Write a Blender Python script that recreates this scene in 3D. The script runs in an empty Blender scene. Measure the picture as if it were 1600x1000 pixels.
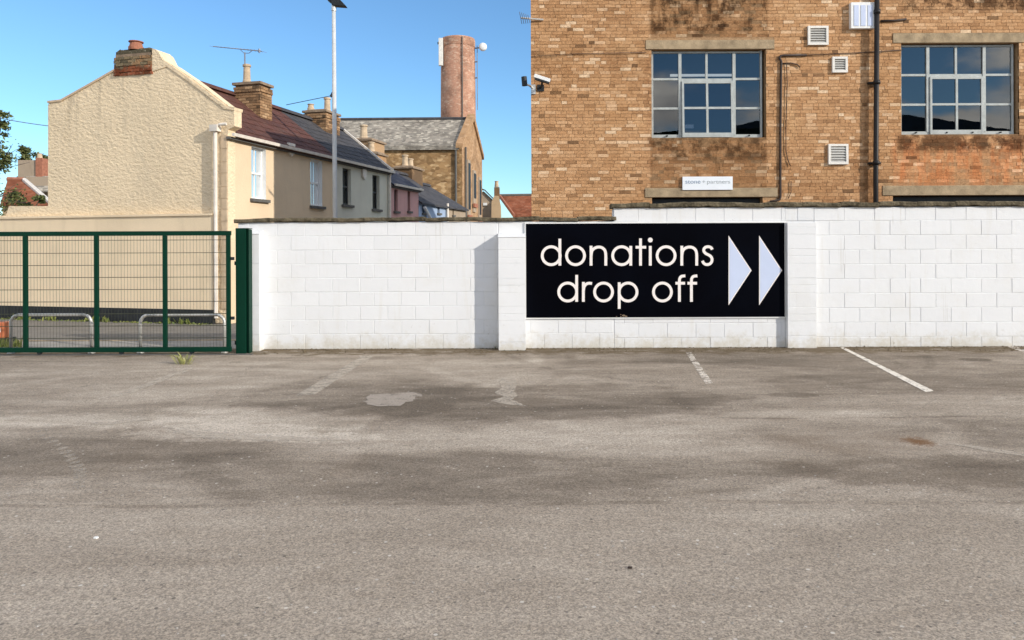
import bpy, bmesh, math, random
from mathutils import Vector, Matrix, noise as mnoise
R = random.Random(7)
SC = bpy.context.scene
COL = SC.collection
# ------------------------------------------------------------------ camera
F = 1155.0; HX, HY = 800.0, 385.0; CAMZ = 1.67; ROLL = 0.004
cs, sn = math.cos(ROLL), math.sin(ROLL)
cd = bpy.data.cameras.new('camera'); cam = bpy.data.objects.new('camera', cd); COL.objects.link(cam)
cd.sensor_fit = 'HORIZONTAL'; cd.sensor_width = 36.0; cd.lens = 36.0 * F / 1600.0
cd.shift_y = -(500 - HY) / 1600.0
cd.clip_start = 0.1; cd.clip_end = 3000
cam.matrix_world = Matrix(((cs, sn, 0, 0), (0, 0, -1, 0), (-sn, cs, 0, CAMZ), (0, 0, 0, 1)))
SC.camera = cam
# ------------------------------------------------------------------ light
SUN = Vector((1.6, -1.0, 0.79)).normalized()
ELEV = math.asin(SUN.z); AZ = math.atan2(SUN.x, SUN.y)
world = bpy.data.worlds.new('World'); SC.world = world; world.use_nodes = True
wn = world.node_tree.nodes; wl = world.node_tree.links
for n in list(wn): wn.remove(n)
wo = wn.new('ShaderNodeOutputWorld'); bg = wn.new('ShaderNodeBackground'); sky = wn.new('ShaderNodeTexSky')
sky.sky_type = 'NISHITA'; sky.sun_disc = False; sky.sun_elevation = ELEV; sky.sun_rotation = AZ
sky.air_density = 1.0; sky.dust_density = 0.1; sky.ozone_density = 3.0; sky.altitude = 0
bg.inputs['Strength'].default_value = 0.088
# low clouds mirrored in the panes, widened upward and sideways as added fill light
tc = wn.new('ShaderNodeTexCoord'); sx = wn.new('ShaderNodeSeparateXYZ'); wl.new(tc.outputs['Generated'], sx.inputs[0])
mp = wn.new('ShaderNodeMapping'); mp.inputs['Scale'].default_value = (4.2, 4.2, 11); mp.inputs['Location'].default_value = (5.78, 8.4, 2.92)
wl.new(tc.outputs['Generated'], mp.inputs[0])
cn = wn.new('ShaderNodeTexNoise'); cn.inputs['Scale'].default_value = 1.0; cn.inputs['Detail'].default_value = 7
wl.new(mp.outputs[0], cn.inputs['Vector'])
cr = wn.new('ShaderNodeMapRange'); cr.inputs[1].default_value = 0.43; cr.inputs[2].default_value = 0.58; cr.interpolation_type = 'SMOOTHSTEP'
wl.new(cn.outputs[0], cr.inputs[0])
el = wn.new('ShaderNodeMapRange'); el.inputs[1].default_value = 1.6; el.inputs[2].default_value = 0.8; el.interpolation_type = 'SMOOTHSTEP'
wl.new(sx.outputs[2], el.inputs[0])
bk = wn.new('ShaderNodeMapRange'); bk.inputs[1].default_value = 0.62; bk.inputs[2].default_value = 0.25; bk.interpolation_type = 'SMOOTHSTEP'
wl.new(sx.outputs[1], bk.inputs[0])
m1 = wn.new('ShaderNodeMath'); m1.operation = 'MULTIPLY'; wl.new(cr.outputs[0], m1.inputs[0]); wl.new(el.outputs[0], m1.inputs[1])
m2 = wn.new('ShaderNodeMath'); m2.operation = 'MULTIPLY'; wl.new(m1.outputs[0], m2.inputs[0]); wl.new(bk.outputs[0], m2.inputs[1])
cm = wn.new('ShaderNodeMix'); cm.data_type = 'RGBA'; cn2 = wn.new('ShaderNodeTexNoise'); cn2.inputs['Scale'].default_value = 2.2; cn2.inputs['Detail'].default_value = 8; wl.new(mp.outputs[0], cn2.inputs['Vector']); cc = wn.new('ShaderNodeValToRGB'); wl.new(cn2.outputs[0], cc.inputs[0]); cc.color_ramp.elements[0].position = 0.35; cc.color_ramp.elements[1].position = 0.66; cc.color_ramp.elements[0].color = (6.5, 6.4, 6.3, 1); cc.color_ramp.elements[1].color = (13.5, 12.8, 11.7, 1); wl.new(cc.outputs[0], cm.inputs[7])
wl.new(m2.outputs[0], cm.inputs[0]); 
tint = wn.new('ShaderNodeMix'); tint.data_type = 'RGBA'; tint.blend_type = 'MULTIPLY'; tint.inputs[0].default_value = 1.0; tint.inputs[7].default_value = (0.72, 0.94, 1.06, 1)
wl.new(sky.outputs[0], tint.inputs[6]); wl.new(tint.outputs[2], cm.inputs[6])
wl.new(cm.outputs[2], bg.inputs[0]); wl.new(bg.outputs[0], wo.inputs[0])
sl = bpy.data.lights.new('sun', 'SUN'); sl.energy = 2.0; sl.angle = math.radians(0.5); sl.color = (1.0, 0.93, 0.83)
so = bpy.data.objects.new('sun', sl); COL.objects.link(so); so.location = (20, -12, 20)
so.rotation_euler = (-SUN).to_track_quat('-Z', 'Y').to_euler()
SC.view_settings.view_transform = 'Standard'; SC.view_settings.look = 'None'
SC.view_settings.exposure = 1.02; SC.view_settings.gamma = 1.0; SC.view_settings.use_curve_mapping = False
SC.render.engine = 'CYCLES'

# ------------------------------------------------------------------ geometry of the place
def ray(px, py):
    u = (px - HX) / F; v = (HY - py) / F
    return Vector((u * cs + v * sn, 1.0, -u * sn + v * cs))
def PY(px, py, Y):
    r = ray(px, py); return Vector((r.x * Y, Y, CAMZ + r.z * Y))
def PG(px, py, z=0.0):
    r = ray(px, py); t = (z - CAMZ) / r.z; return Vector((r.x * t, t, z))
HO = Vector((-6.535, 17.0, 0)); HA = Vector((0.26, 1, 0)).normalized(); HB = Vector((-HA.y, HA.x, 0))
def H(s, w, z): return HO + HA * s + HB * w + Vector((0, 0, z))       # terrace frame: along, back, up
def PF(px, py, w=0.0):                                               # pixel -> (along, up) on the facade plane
    r = ray(px, py); o = Vector((0, 0, CAMZ)) - HO
    t = (w - o.dot(HB)) / r.dot(HB); p = o + r * t
    return p.dot(HA), p.z
def PGB(px, py, s=0.0):                                              # pixel -> (back, up) on the gable plane
    r = ray(px, py); o = Vector((0, 0, CAMZ)) - HO
    t = (s - o.dot(HA)) / r.dot(HA); p = o + r * t
    return p.dot(HB), p.z

# ------------------------------------------------------------------ helpers
class MB:
    def __init__(s): s.v = []; s.f = []; s.rnd = []
    def poly(s, pts, flip=False):
        b = len(s.v); s.v += [Vector(p) for p in pts]
        idx = list(range(b, b + len(pts)))
        s.f.append(idx[::-1] if flip else idx)
    def hexa(s, p):                                                  # 8 points, bottom ring then top ring
        b = len(s.v); s.v += [Vector(q) for q in p]
        for q in ((0, 3, 2, 1), (4, 5, 6, 7), (0, 1, 5, 4), (1, 2, 6, 5), (2, 3, 7, 6), (3, 0, 4, 7)):
            s.f.append([b + i for i in q])
    def box(s, x0, x1, y0, y1, z0, z1, M=None):
        p = [(x0, y0, z0), (x1, y0, z0), (x1, y1, z0), (x0, y1, z0), (x0, y0, z1), (x1, y0, z1), (x1, y1, z1), (x0, y1, z1)]
        s.hexa([M(*q) for q in p] if M else p)
    def prism(s, ring, off):                                         # ring of points extruded by a vector
        n = len(ring); b = len(s.v); off = Vector(off)
        s.v += [Vector(p) for p in ring] + [Vector(p) + off for p in ring]
        s.f.append([b + i for i in range(n)]); s.f.append([b + n + i for i in range(n)][::-1])
        for i in range(n):
            j = (i + 1) % n; s.f.append([b + i, b + n + i, b + n + j, b + j])
    def tube(s, pts, r, n=8, r1=None):
        pts = [Vector(p) for p in pts]; b = len(s.v); m = len(pts); up = None
        for i, p in enumerate(pts):
            d = (pts[min(i + 1, m - 1)] - pts[max(i - 1, 0)]).normalized()
            if up is None: up = d.orthogonal().normalized()
            up = (up - d * up.dot(d)).normalized(); q = d.cross(up)
            rr = r if r1 is None else r + (r1 - r) * i / (m - 1)
            for k in range(n):
                a = 2 * math.pi * k / n; s.v.append(p + up * (rr * math.cos(a)) + q * (rr * math.sin(a)))
        for i in range(m - 1):
            for k in range(n):
                k2 = (k + 1) % n; s.f.append([b + i * n + k, b + i * n + k2, b + (i + 1) * n + k2, b + (i + 1) * n + k])
        s.f.append([b + k for k in range(n)][::-1]); s.f.append([b + (m - 1) * n + k for k in range(n)])
    def lathe(s, prof, c, n=24, capped=True):                       # (r, z) profile about a vertical axis at c
        b = len(s.v); m = len(prof)
        for r, z in prof:
            for k in range(n):
                a = 2 * math.pi * k / n; s.v.append(Vector((c[0] + r * math.cos(a), c[1] + r * math.sin(a), c[2] + z)))
        for i in range(m - 1):
            for k in range(n):
                k2 = (k + 1) % n; s.f.append([b + i * n + k, b + i * n + k2, b + (i + 1) * n + k2, b + (i + 1) * n + k])
        if capped:
            s.f.append([b + k for k in range(n)][::-1]); s.f.append([b + (m - 1) * n + k for k in range(n)])
    def mesh(s, name, origin=(0, 0, 0), smooth=False, recalc=True):
        o = Vector(origin); me = bpy.data.meshes.new(name)
        me.from_pydata([tuple(p - o) for p in s.v], [], s.f)
        if recalc:
            bm = bmesh.new(); bm.from_mesh(me); bmesh.ops.recalc_face_normals(bm, faces=bm.faces); bm.to_mesh(me); bm.free()
        if smooth:
            me.polygons.foreach_set('use_smooth', [True] * len(me.polygons))
        return me
    def build(s, name, mat, parent=None, origin=None, smooth=False, recalc=True, bevel=0):
        if origin is None:
            if parent is not None: origin = WL[parent.name]
            else:
                xs = [p.x for p in s.v]; ys = [p.y for p in s.v]; zs = [p.z for p in s.v]
                origin = Vector(((min(xs) + max(xs)) / 2, (min(ys) + max(ys)) / 2, min(zs)))
        me = s.mesh(name, origin, smooth, recalc)
        if bevel:
            bm = bmesh.new(); bm.from_mesh(me); bmesh.ops.remove_doubles(bm, verts=bm.verts, dist=1e-5)
            bmesh.ops.bevel(bm, geom=bm.edges[:], offset=bevel, segments=2, affect='EDGES', profile=0.6); bm.to_mesh(me); bm.free()
        me.materials.append(mat)
        return link(name, me, parent, origin)
WL = {}
def link(name, me, parent=None, origin=(0, 0, 0)):
    o = bpy.data.objects.new(name, me); COL.objects.link(o); origin = Vector(origin)
    WL[o.name] = origin
    if parent is not None: o.parent = parent; o.location = origin - WL[parent.name]
    else: o.location = origin
    return o
def tag(o, label=None, cat=None, group=None, kind=None):
    if label: o['label'] = label
    if cat: o['category'] = cat
    if group: o['group'] = group
    if kind: o['kind'] = kind
    return o
def thing(name, loc, label, cat, group=None):
    return tag(link(name, None, None, loc), label, cat, group)
def wallmesh(mb, M, x0, x1, z0, z1, holes, depth, reveal=True):      # front sheet with openings and their reveals
    xs = sorted({x0, x1, *[h[0] for h in holes], *[h[1] for h in holes]}); zs = sorted({z0, z1, *[h[2] for h in holes], *[h[3] for h in holes]})
    for i in range(len(xs) - 1):
        for j in range(len(zs) - 1):
            cx = (xs[i] + xs[i + 1]) / 2; cz = (zs[j] + zs[j + 1]) / 2
            if any(h[0] < cx < h[1] and h[2] < cz < h[3] for h in holes): continue
            mb.poly([M(xs[i], 0, zs[j]), M(xs[i + 1], 0, zs[j]), M(xs[i + 1], 0, zs[j + 1]), M(xs[i], 0, zs[j + 1])])
    if reveal:
        for a, b, c, d in holes: reveals(mb, M, a, b, c, d, depth)
def reveals(mb, M, a, b, c, d, depth):
    mb.poly([M(a, 0, c), M(b, 0, c), M(b, depth, c), M(a, depth, c)]); mb.poly([M(a, 0, d), M(b, 0, d), M(b, depth, d), M(a, depth, d)])
    mb.poly([M(a, 0, c), M(a, 0, d), M(a, depth, d), M(a, depth, c)]); mb.poly([M(b, 0, c), M(b, 0, d), M(b, depth, d), M(b, depth, c)])

# ------------------------------------------------------------------ materials
class NT:
    def __init__(s, name):
        s.m = bpy.data.materials.new(name); s.m.use_nodes = True; s.t = s.m.node_tree; s.n = s.t.nodes
        s.b = s.n['Principled BSDF']; s.pos = s.n.new('ShaderNodeNewGeometry').outputs['Position']; s._oi = None
    def L(s, a, b): s.t.links.new(a, b)
    def setin(s, sock, v):
        if isinstance(v, bpy.types.NodeSocket): s.L(v, sock)
        elif isinstance(v, tuple) and len(v) == 3 and sock.type == 'RGBA': sock.default_value = (*v, 1)
        else: sock.default_value = v
    def math(s, op, a, b=0.0, c=None, clamp=False):
        n = s.n.new('ShaderNodeMath'); n.operation = op; n.use_clamp = clamp; s.setin(n.inputs[0], a); s.setin(n.inputs[1], b)
        if c is not None: s.setin(n.inputs[2], c)
        return n.outputs[0]
    def vmul(s, v, scale):
        n = s.n.new('ShaderNodeMapping'); n.inputs['Scale'].default_value = scale; s.L(v, n.inputs[0]); return n.outputs[0]
    def noise(s, scale, detail=4, rough=0.55, vec=None, dist=0.0, out=0):
        n = s.n.new('ShaderNodeTexNoise'); n.inputs['Scale'].default_value = scale; n.inputs['Detail'].default_value = detail
        n.inputs['Roughness'].default_value = rough; n.inputs['Distortion'].default_value = dist
        s.L(vec if vec is not None else s.pos, n.inputs['Vector']); return n.outputs[out]
    def voro(s, scale, vec=None, feat='F1', out='Color'):
        n = s.n.new('ShaderNodeTexVoronoi'); n.feature = feat; n.inputs['Scale'].default_value = scale
        s.L(vec if vec is not None else s.pos, n.inputs['Vector']); return n.outputs[out]
    def mr(s, v, a, b, c=0.0, d=1.0, smooth=True):
        n = s.n.new('ShaderNodeMapRange'); n.interpolation_type = 'SMOOTHSTEP' if smooth else 'LINEAR'
        s.setin(n.inputs[0], v)
        for i, q in enumerate((a, b, c, d)): n.inputs[i + 1].default_value = q
        return n.outputs[0]
    def ramp(s, v, stops, mode='LINEAR'):
        n = s.n.new('ShaderNodeValToRGB'); s.L(v, n.inputs[0]); e = n.color_ramp.elements; n.color_ramp.interpolation = mode
        while len(e) < len(stops): e.new(0.5)
        for q, (p, c) in zip(e, stops): q.position = p; q.color = (*c, 1)
        return n.outputs[0]
    def mix(s, fac, a, b, mode='MIX'):
        n = s.n.new('ShaderNodeMix'); n.data_type = 'RGBA'; n.blend_type = mode; n.clamp_factor = True
        s.setin(n.inputs[0], fac); s.setin(n.inputs[6], a); s.setin(n.inputs[7], b); return n.outputs[2]
    def xyz(s):
        n = s.n.new('ShaderNodeSeparateXYZ'); s.L(s.pos, n.inputs[0]); return n.outputs
    def oi(s):
        if s._oi is None: s._oi = s.n.new('ShaderNodeObjectInfo').outputs['Random']
        return s._oi
    def bump(s, h, dist=0.01, strength=1.0):
        n = s.n.new('ShaderNodeBump'); n.inputs['Distance'].default_value = dist; n.inputs['Strength'].default_value = strength
        s.L(h, n.inputs['Height']); s.L(n.outputs[0], s.b.inputs['Normal']); return n
    def out(s, col, rough=0.8, spec=0.3, metal=0.0):
        s.setin(s.b.inputs['Base Color'], col); s.setin(s.b.inputs['Roughness'], rough)
        s.b.inputs['Specular IOR Level'].default_value = spec; s.b.inputs['Metallic'].default_value = metal; return s.m
def simple(name, c, rough=0.7, var=0.15, scale=6, spec=0.3, metal=0.0, bump=0.0, bscale=40):
    t = NT(name); k = t.noise(scale, 6, 0.65); d = tuple(q * (1 - var) for q in c); l = tuple(min(0.95, q * (1 + var)) for q in c)
    col = t.ramp(k, [(0.3, d), (0.7, l)])
    if bump: t.bump(t.noise(bscale, 4), bump)
    return t.out(col, rough, spec, metal)
def xrect(t, X, Z, x0, x1, z0, z1, e=0.08):
    a = t.math('MULTIPLY', t.mr(X, x0 - e, x0 + e), t.mr(X, x1 + e, x1 - e)); b = t.math('MULTIPLY', t.mr(Z, z0 - e, z0 + e), t.mr(Z, z1 + e, z1 - e))
    return t.math('MULTIPLY', a, b)
def ellipse(t, X, Y, cx, cy, rx, ry, soft=0.5, wob=None, amt=0.5):
    a = t.math('DIVIDE', t.math('SUBTRACT', X, cx), rx); b = t.math('DIVIDE', t.math('SUBTRACT', Y, cy), ry)
    d = t.math('SQRT', t.math('ADD', t.math('MULTIPLY', a, a), t.math('MULTIPLY', b, b)))
    if wob is not None: d = t.math('ADD', d, t.math('MULTIPLY', t.math('SUBTRACT', wob, 0.5), amt))
    return t.mr(d, 1.0 + soft * 0.5, 1.0 - soft * 0.5)

BY = 14.8                                                            # front of the brick building
WY = 12.1                                                            # face of the white block wall
def pb(px, py): p = PY(px, py, BY); return p.x, p.z
def pw(px, py): p = PY(px, py, WY); return p.x, p.z

def m_asphalt():
    t = NT('worn_asphalt'); X, Y, Z = t.xyz()
    wob = t.noise(0.9, 5, 0.6); wob2 = t.noise(2.4, 5, 0.65)
    st = t.noise(1.0, 8, 0.66, t.vmul(t.pos, (0.35, 1.15, 1)), 0.6)
    st2 = t.noise(1.0, 8, 0.7, t.vmul(t.pos, (1.6, 4.0, 1)), 0.3)
    val = t.math('ADD', t.math('MULTIPLY', st, 0.62), t.math('MULTIPLY', st2, 0.38))
    def E(px, py, hw, hh, k, soft=0.7, amt=1.0, w=wob):
        nonlocal val
        c = PG(px, py); a = PG(px, py - hh).y; b = PG(px, py + hh).y
        val = t.math('ADD', val, t.math('MULTIPLY', ellipse(t, X, Y, c.x, (a + b) / 2, hw * c.y / F, (a - b) / 2, soft, w, amt), k))
    wob3 = t.noise(5.5, 6, 0.7)
    E(560, 622, 200, 30, -0.10, 0.5, 1.2, wob2); E(860, 628, 290, 28, -0.12, 0.35, 1.0, wob2); E(690, 640, 420, 20, -0.05, 0.6, 1.2, wob2)
    E(620, 740, 360, 40, -0.07, 0.9, 1.6); E(700, 725, 160, 22, -0.07, 0.5, 1.4, wob2); E(180, 715, 300, 40, -0.08, 0.8, 1.5, wob2)
    E(1480, 738, 260, 26, -0.12, 0.4, 1.2, wob2); E(1120, 745, 240, 30, -0.07, 0.7, 1.4, wob2); E(1320, 585, 330, 30, -0.08, 0.9, 1.4, wob2); E(1250, 560, 380, 12, -0.05, 0.9, 1.4, wob2)
    E(390, 662, 200, 22, 0.15, 0.5, 2.0, wob2); E(360, 676, 150, 14, 0.12, 0.4, 2.4, wob3); E(480, 684, 110, 8, 0.12, 0.4, 2.0, wob3); E(150, 656, 170, 9, 0.10, 0.5, 2.0, wob3); E(330, 640, 90, 6, 0.12, 0.4, 2.2, wob3)
    E(760, 688, 330, 22, 0.07, 0.9, 1.6, wob2); E(620, 578, 250, 18, 0.05, 0.9, 1.4, wob2); E(1000, 600, 230, 14, 0.06, 0.8, 1.6, wob2); E(1180, 690, 330, 22, 0.06, 1.0, 1.5); E(1400, 648, 230, 8, 0.06, 0.7, 1.6, wob2); E(1430, 690, 220, 6, 0.05, 0.6, 2.0, wob3)
    E(1240, 808, 140, 12, 0.09, 0.8, 1.8, wob2); E(190, 600, 260, 30, 0.03, 1.0, 1.5); E(300, 590, 60, 3, 0.10, 0.4, 2.4, wob3); E(600, 845, 160, 16, -0.06, 0.8, 1.8, wob2); E(240, 885, 150, 14, -0.05, 0.8, 1.8, wob2); E(940, 860, 200, 18, -0.03, 0.9, 1.8, wob2)
    E(1525, 562, 22, 2.2, -0.35, 0.5, 0.8, wob2); E(1240, 617, 40, 4, -0.13, 0.5, 1.5, wob2)
    def ARC(px, py, rad, wd, k, lo=0.42, hi=0.6):                    # worn tyre sweeps of turning cars
        nonlocal val
        c = PG(px, py); a = t.math('SUBTRACT', X, c.x); b = t.math('SUBTRACT', Y, c.y); d = t.math('SQRT', t.math('ADD', t.math('MULTIPLY', a, a), t.math('MULTIPLY', b, b)))
        d = t.math('ABSOLUTE', t.math('ADD', t.math('SUBTRACT', d, rad), t.math('MULTIPLY', t.math('SUBTRACT', wob2, 0.5), 0.12)))
        m = t.math('MULTIPLY', t.mr(d, wd, wd * 0.3), t.mr(t.noise(0.7, 4, 0.6), lo, hi)); val = t.math('ADD', val, t.math('MULTIPLY', m, k))
    ARC(400, 560, 4.2, 0.16, 0.07); ARC(400, 560, 4.75, 0.13, -0.07); ARC(1100, 545, 4.6, 0.16, 0.06); ARC(1100, 545, 3.2, 0.10, -0.07); ARC(900, 640, 3.6, 0.20, -0.06); ARC(200, 640, 2.6, 0.12, 0.06); ARC(1500, 620, 3.1, 0.15, -0.06); ARC(700, 560, 6.6, 0.12, 0.05)
    # oil drips where cars have stood
    dv = t.voro(1.6, None, 'F1', 'Distance'); dr = t.math('MULTIPLY', t.mr(t.math('ADD', dv, t.math('MULTIPLY', wob3, 0.06)), 0.075, 0.045), t.mr(t.noise(0.6, 2), 0.5, 0.6)); val = t.math('SUBTRACT', val, t.math('MULTIPLY', dr, 0.10))
    val = t.math('ADD', t.math('MULTIPLY', t.math('SUBTRACT', val, 0.5), 1.45), 0.5)
    near = t.mr(t.math('ADD', Y, t.math('MULTIPLY', t.math('SUBTRACT', wob2, 0.5), 0.25)), 4.95, 4.72)
    val = t.mix(near, val, t.math('ADD', t.math('MULTIPLY', val, 0.45), 0.33))
    def seam(y0, wv, k, x0=None):
        nonlocal val
        d = t.math('ABSOLUTE', t.math('SUBTRACT', t.math('ADD', Y, t.math('MULTIPLY', t.math('SUBTRACT', t.noise(0.5, 3), 0.5), 0.22)), y0))
        m = t.mr(d, wv, wv * 0.25)
        m = t.math('MULTIPLY', m, t.mr(t.noise(3.0, 4), 0.36, 0.58))
        if x0 is not None: m = t.math('MULTIPLY', m, t.mr(X, x0, x0 + 0.7))
        val = t.math('ADD', val, t.math('MULTIPLY', m, k))
    seam(4.80, 0.05, -0.14); seam(7.15, 0.05, -0.18, 1.6)
    col = t.ramp(val, [(0.15, (0.130, 0.105, 0.080)), (0.36, (0.215, 0.177, 0.138)), (0.52, (0.300, 0.252, 0.201)), (0.68, (0.385, 0.331, 0.270)), (0.88, (0.50, 0.438, 0.365))])
    # chippings: stones of about a centimetre, each its own grey
    g = t.voro(125); gs = t.n.new('ShaderNodeSeparateColor'); t.L(g, gs.inputs[0])
    g2 = t.noise(75, 4, 0.75); gm = t.math('ADD', t.math('MULTIPLY', gs.outputs[0], 0.6), t.math('MULTIPLY', g2, 0.8))
    col = t.mix(1.0, col, t.ramp(gm, [(0.25, (0.55, 0.54, 0.53)), (0.68, (1.0, 1.0, 1.0)), (0.98, (1.42, 1.40, 1.37))]), 'MULTIPLY')
    g3 = t.noise(34, 3, 0.75); col = t.mix(1.0, col, t.ramp(g3, [(0.30, (0.78, 0.78, 0.77)), (0.5, (1.0, 1.0, 1.0)), (0.72, (1.20, 1.19, 1.18))]), 'MULTIPLY')
    sv = t.voro(21, None, 'F1', 'Distance'); sc_ = t.n.new('ShaderNodeSeparateColor'); t.L(t.voro(21), sc_.inputs[0])
    st_ = t.math('MULTIPLY', t.mr(sv, 0.24, 0.16), t.mr(sc_.outputs[1], 0.80, 0.84)); col = t.mix(t.math('MULTIPLY', st_, 0.75), col, t.ramp(sc_.outputs[0], [(0.0, (0.07, 0.062, 0.055)), (0.5, (0.16, 0.135, 0.115)), (0.55, (0.50, 0.45, 0.39)), (1.0, (0.66, 0.61, 0.54))]))
    wv = t.n.new('ShaderNodeVectorMath'); wv.operation = 'ADD'; t.L(t.pos, wv.inputs[0]); sc2 = t.n.new('ShaderNodeVectorMath'); sc2.operation = 'SCALE'; t.L(t.noise(1.6, 6, 0.7, out=1), sc2.inputs[0]); sc2.inputs['Scale'].default_value = 1.3; t.L(sc2.outputs[0], wv.inputs[1])
    ck = t.voro(0.55, wv.outputs[0], 'DISTANCE_TO_EDGE', 'Distance'); ck = t.math('MULTIPLY', t.mr(ck, 0.008, 0.002), t.math('MULTIPLY', t.mr(t.noise(0.6, 3), 0.50, 0.60), t.mr(Y, 6.5, 8.0))); col = t.mix(t.math('MULTIPLY', ck, 0.55), col, (0.06, 0.05, 0.04))
    # soil washed against the foot of the wall
    soil = t.math('MULTIPLY', t.mr(t.math('ADD', Y, t.math('MULTIPLY', wob2, 1.5)), 12.0, 12.45), t.mr(t.noise(5, 6, 0.72, t.vmul(t.pos, (0.6, 1.6, 1))), 0.36, 0.50))
    col = t.mix(t.math('MULTIPLY', soil, 0.85), col, (0.115, 0.080, 0.040))
    brown = t.math('MULTIPLY', t.mr(t.noise(0.55, 4, 0.6, dist=0.8), 0.50, 0.72), 0.35)
    col = t.mix(brown, col, t.mix(0.5, col, (0.15, 0.105, 0.065)))
    c = PG(1435, 690)
    rust = ellipse(t, X, Y, c.x, c.y, 0.10, 0.13, 1.4, t.noise(16, 5, 0.75), 3.2)
    col = t.mix(t.math('MULTIPLY', rust, 0.9), col, (0.17, 0.075, 0.022))
    c = PG(1330, 690); halo = ellipse(t, X, Y, c.x, c.y, 0.75, 0.35, 1.3, wob2, 1.2); col = t.mix(t.math('MULTIPLY', halo, 0.35), col, (0.13, 0.085, 0.05))
    t.bump(t.math('ADD', t.math('MULTIPLY', gm, 0.8), t.math('MULTIPLY', t.noise(14, 4), 0.8)), 0.006, 0.8)
    return t.out(col, 0.92, 0.2)
def m_mark(name, c, thr=(0.42, 0.56), a=0.95):                       # worn paint: gone where the noise says so
    t = NT(name); k = t.math('ADD', t.math('MULTIPLY', t.noise(7, 6, 0.7), 0.6), t.math('MULTIPLY', t.noise(45, 3, 0.7), 0.4))
    g = t.noise(60, 3, 0.7); col = t.mix(1.0, c, t.ramp(g, [(0.3, (0.72, 0.7, 0.68)), (0.7, (1.1, 1.1, 1.1))]), 'MULTIPLY')
    t.L(t.mr(k, thr[0], thr[1], 0.0, a), t.b.inputs['Alpha']); return t.out(col, 0.85, 0.2)
def m_whitepaint():
    t = NT('white_masonry_paint'); X, Y, Z = t.xyz()
    base = t.mix(t.oi(), (0.735, 0.74, 0.745), (0.76, 0.765, 0.77))
    n = t.noise(1.6, 7, 0.68); base = t.mix(t.mr(n, 0.48, 0.75), base, t.mix(0.5, base, (0.70, 0.69, 0.66)))
    n2 = t.noise(5, 6, 0.7); low = t.math('ADD', Z, t.math('MULTIPLY', t.math('SUBTRACT', n2, 0.5), 0.9))
    base = t.mix(t.mr(low, 0.28, -0.10, 0, 0.62), base, (0.50, 0.44, 0.32))
    sp = t.math('MULTIPLY', t.mr(t.noise(9, 7, 0.75), 0.60, 0.72), t.mr(low, 0.65, 0.05)); base = t.mix(t.math('MULTIPLY', sp, 0.75), base, (0.33, 0.28, 0.19))
    drip = t.math('MULTIPLY', t.mr(t.noise(1.0, 5, 0.6, t.vmul(t.pos, (7, 7, 0.7))), 0.57, 0.75), 0.28); base = t.mix(drip, base, (0.63, 0.60, 0.54))
    stk = t.math('MULTIPLY', t.mr(t.noise(1.0, 4, 0.6, t.vmul(t.pos, (16, 16, 0.35))), 0.64, 0.74), t.mr(t.noise(0.9, 3), 0.48, 0.6)); base = t.mix(t.math('MULTIPLY', stk, 0.45), base, (0.40, 0.36, 0.28))
    chip = t.mr(t.noise(16, 5, 0.7), 0.70, 0.72); base = t.mix(t.math('MULTIPLY', chip, 0.7), base, (0.42, 0.40, 0.37))
    t.bump(t.math('ADD', t.noise(70, 4, 0.6), t.math('MULTIPLY', t.noise(11, 3), 1.2)), 0.004, 0.8); return t.out(base, 0.7, 0.3)
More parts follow.
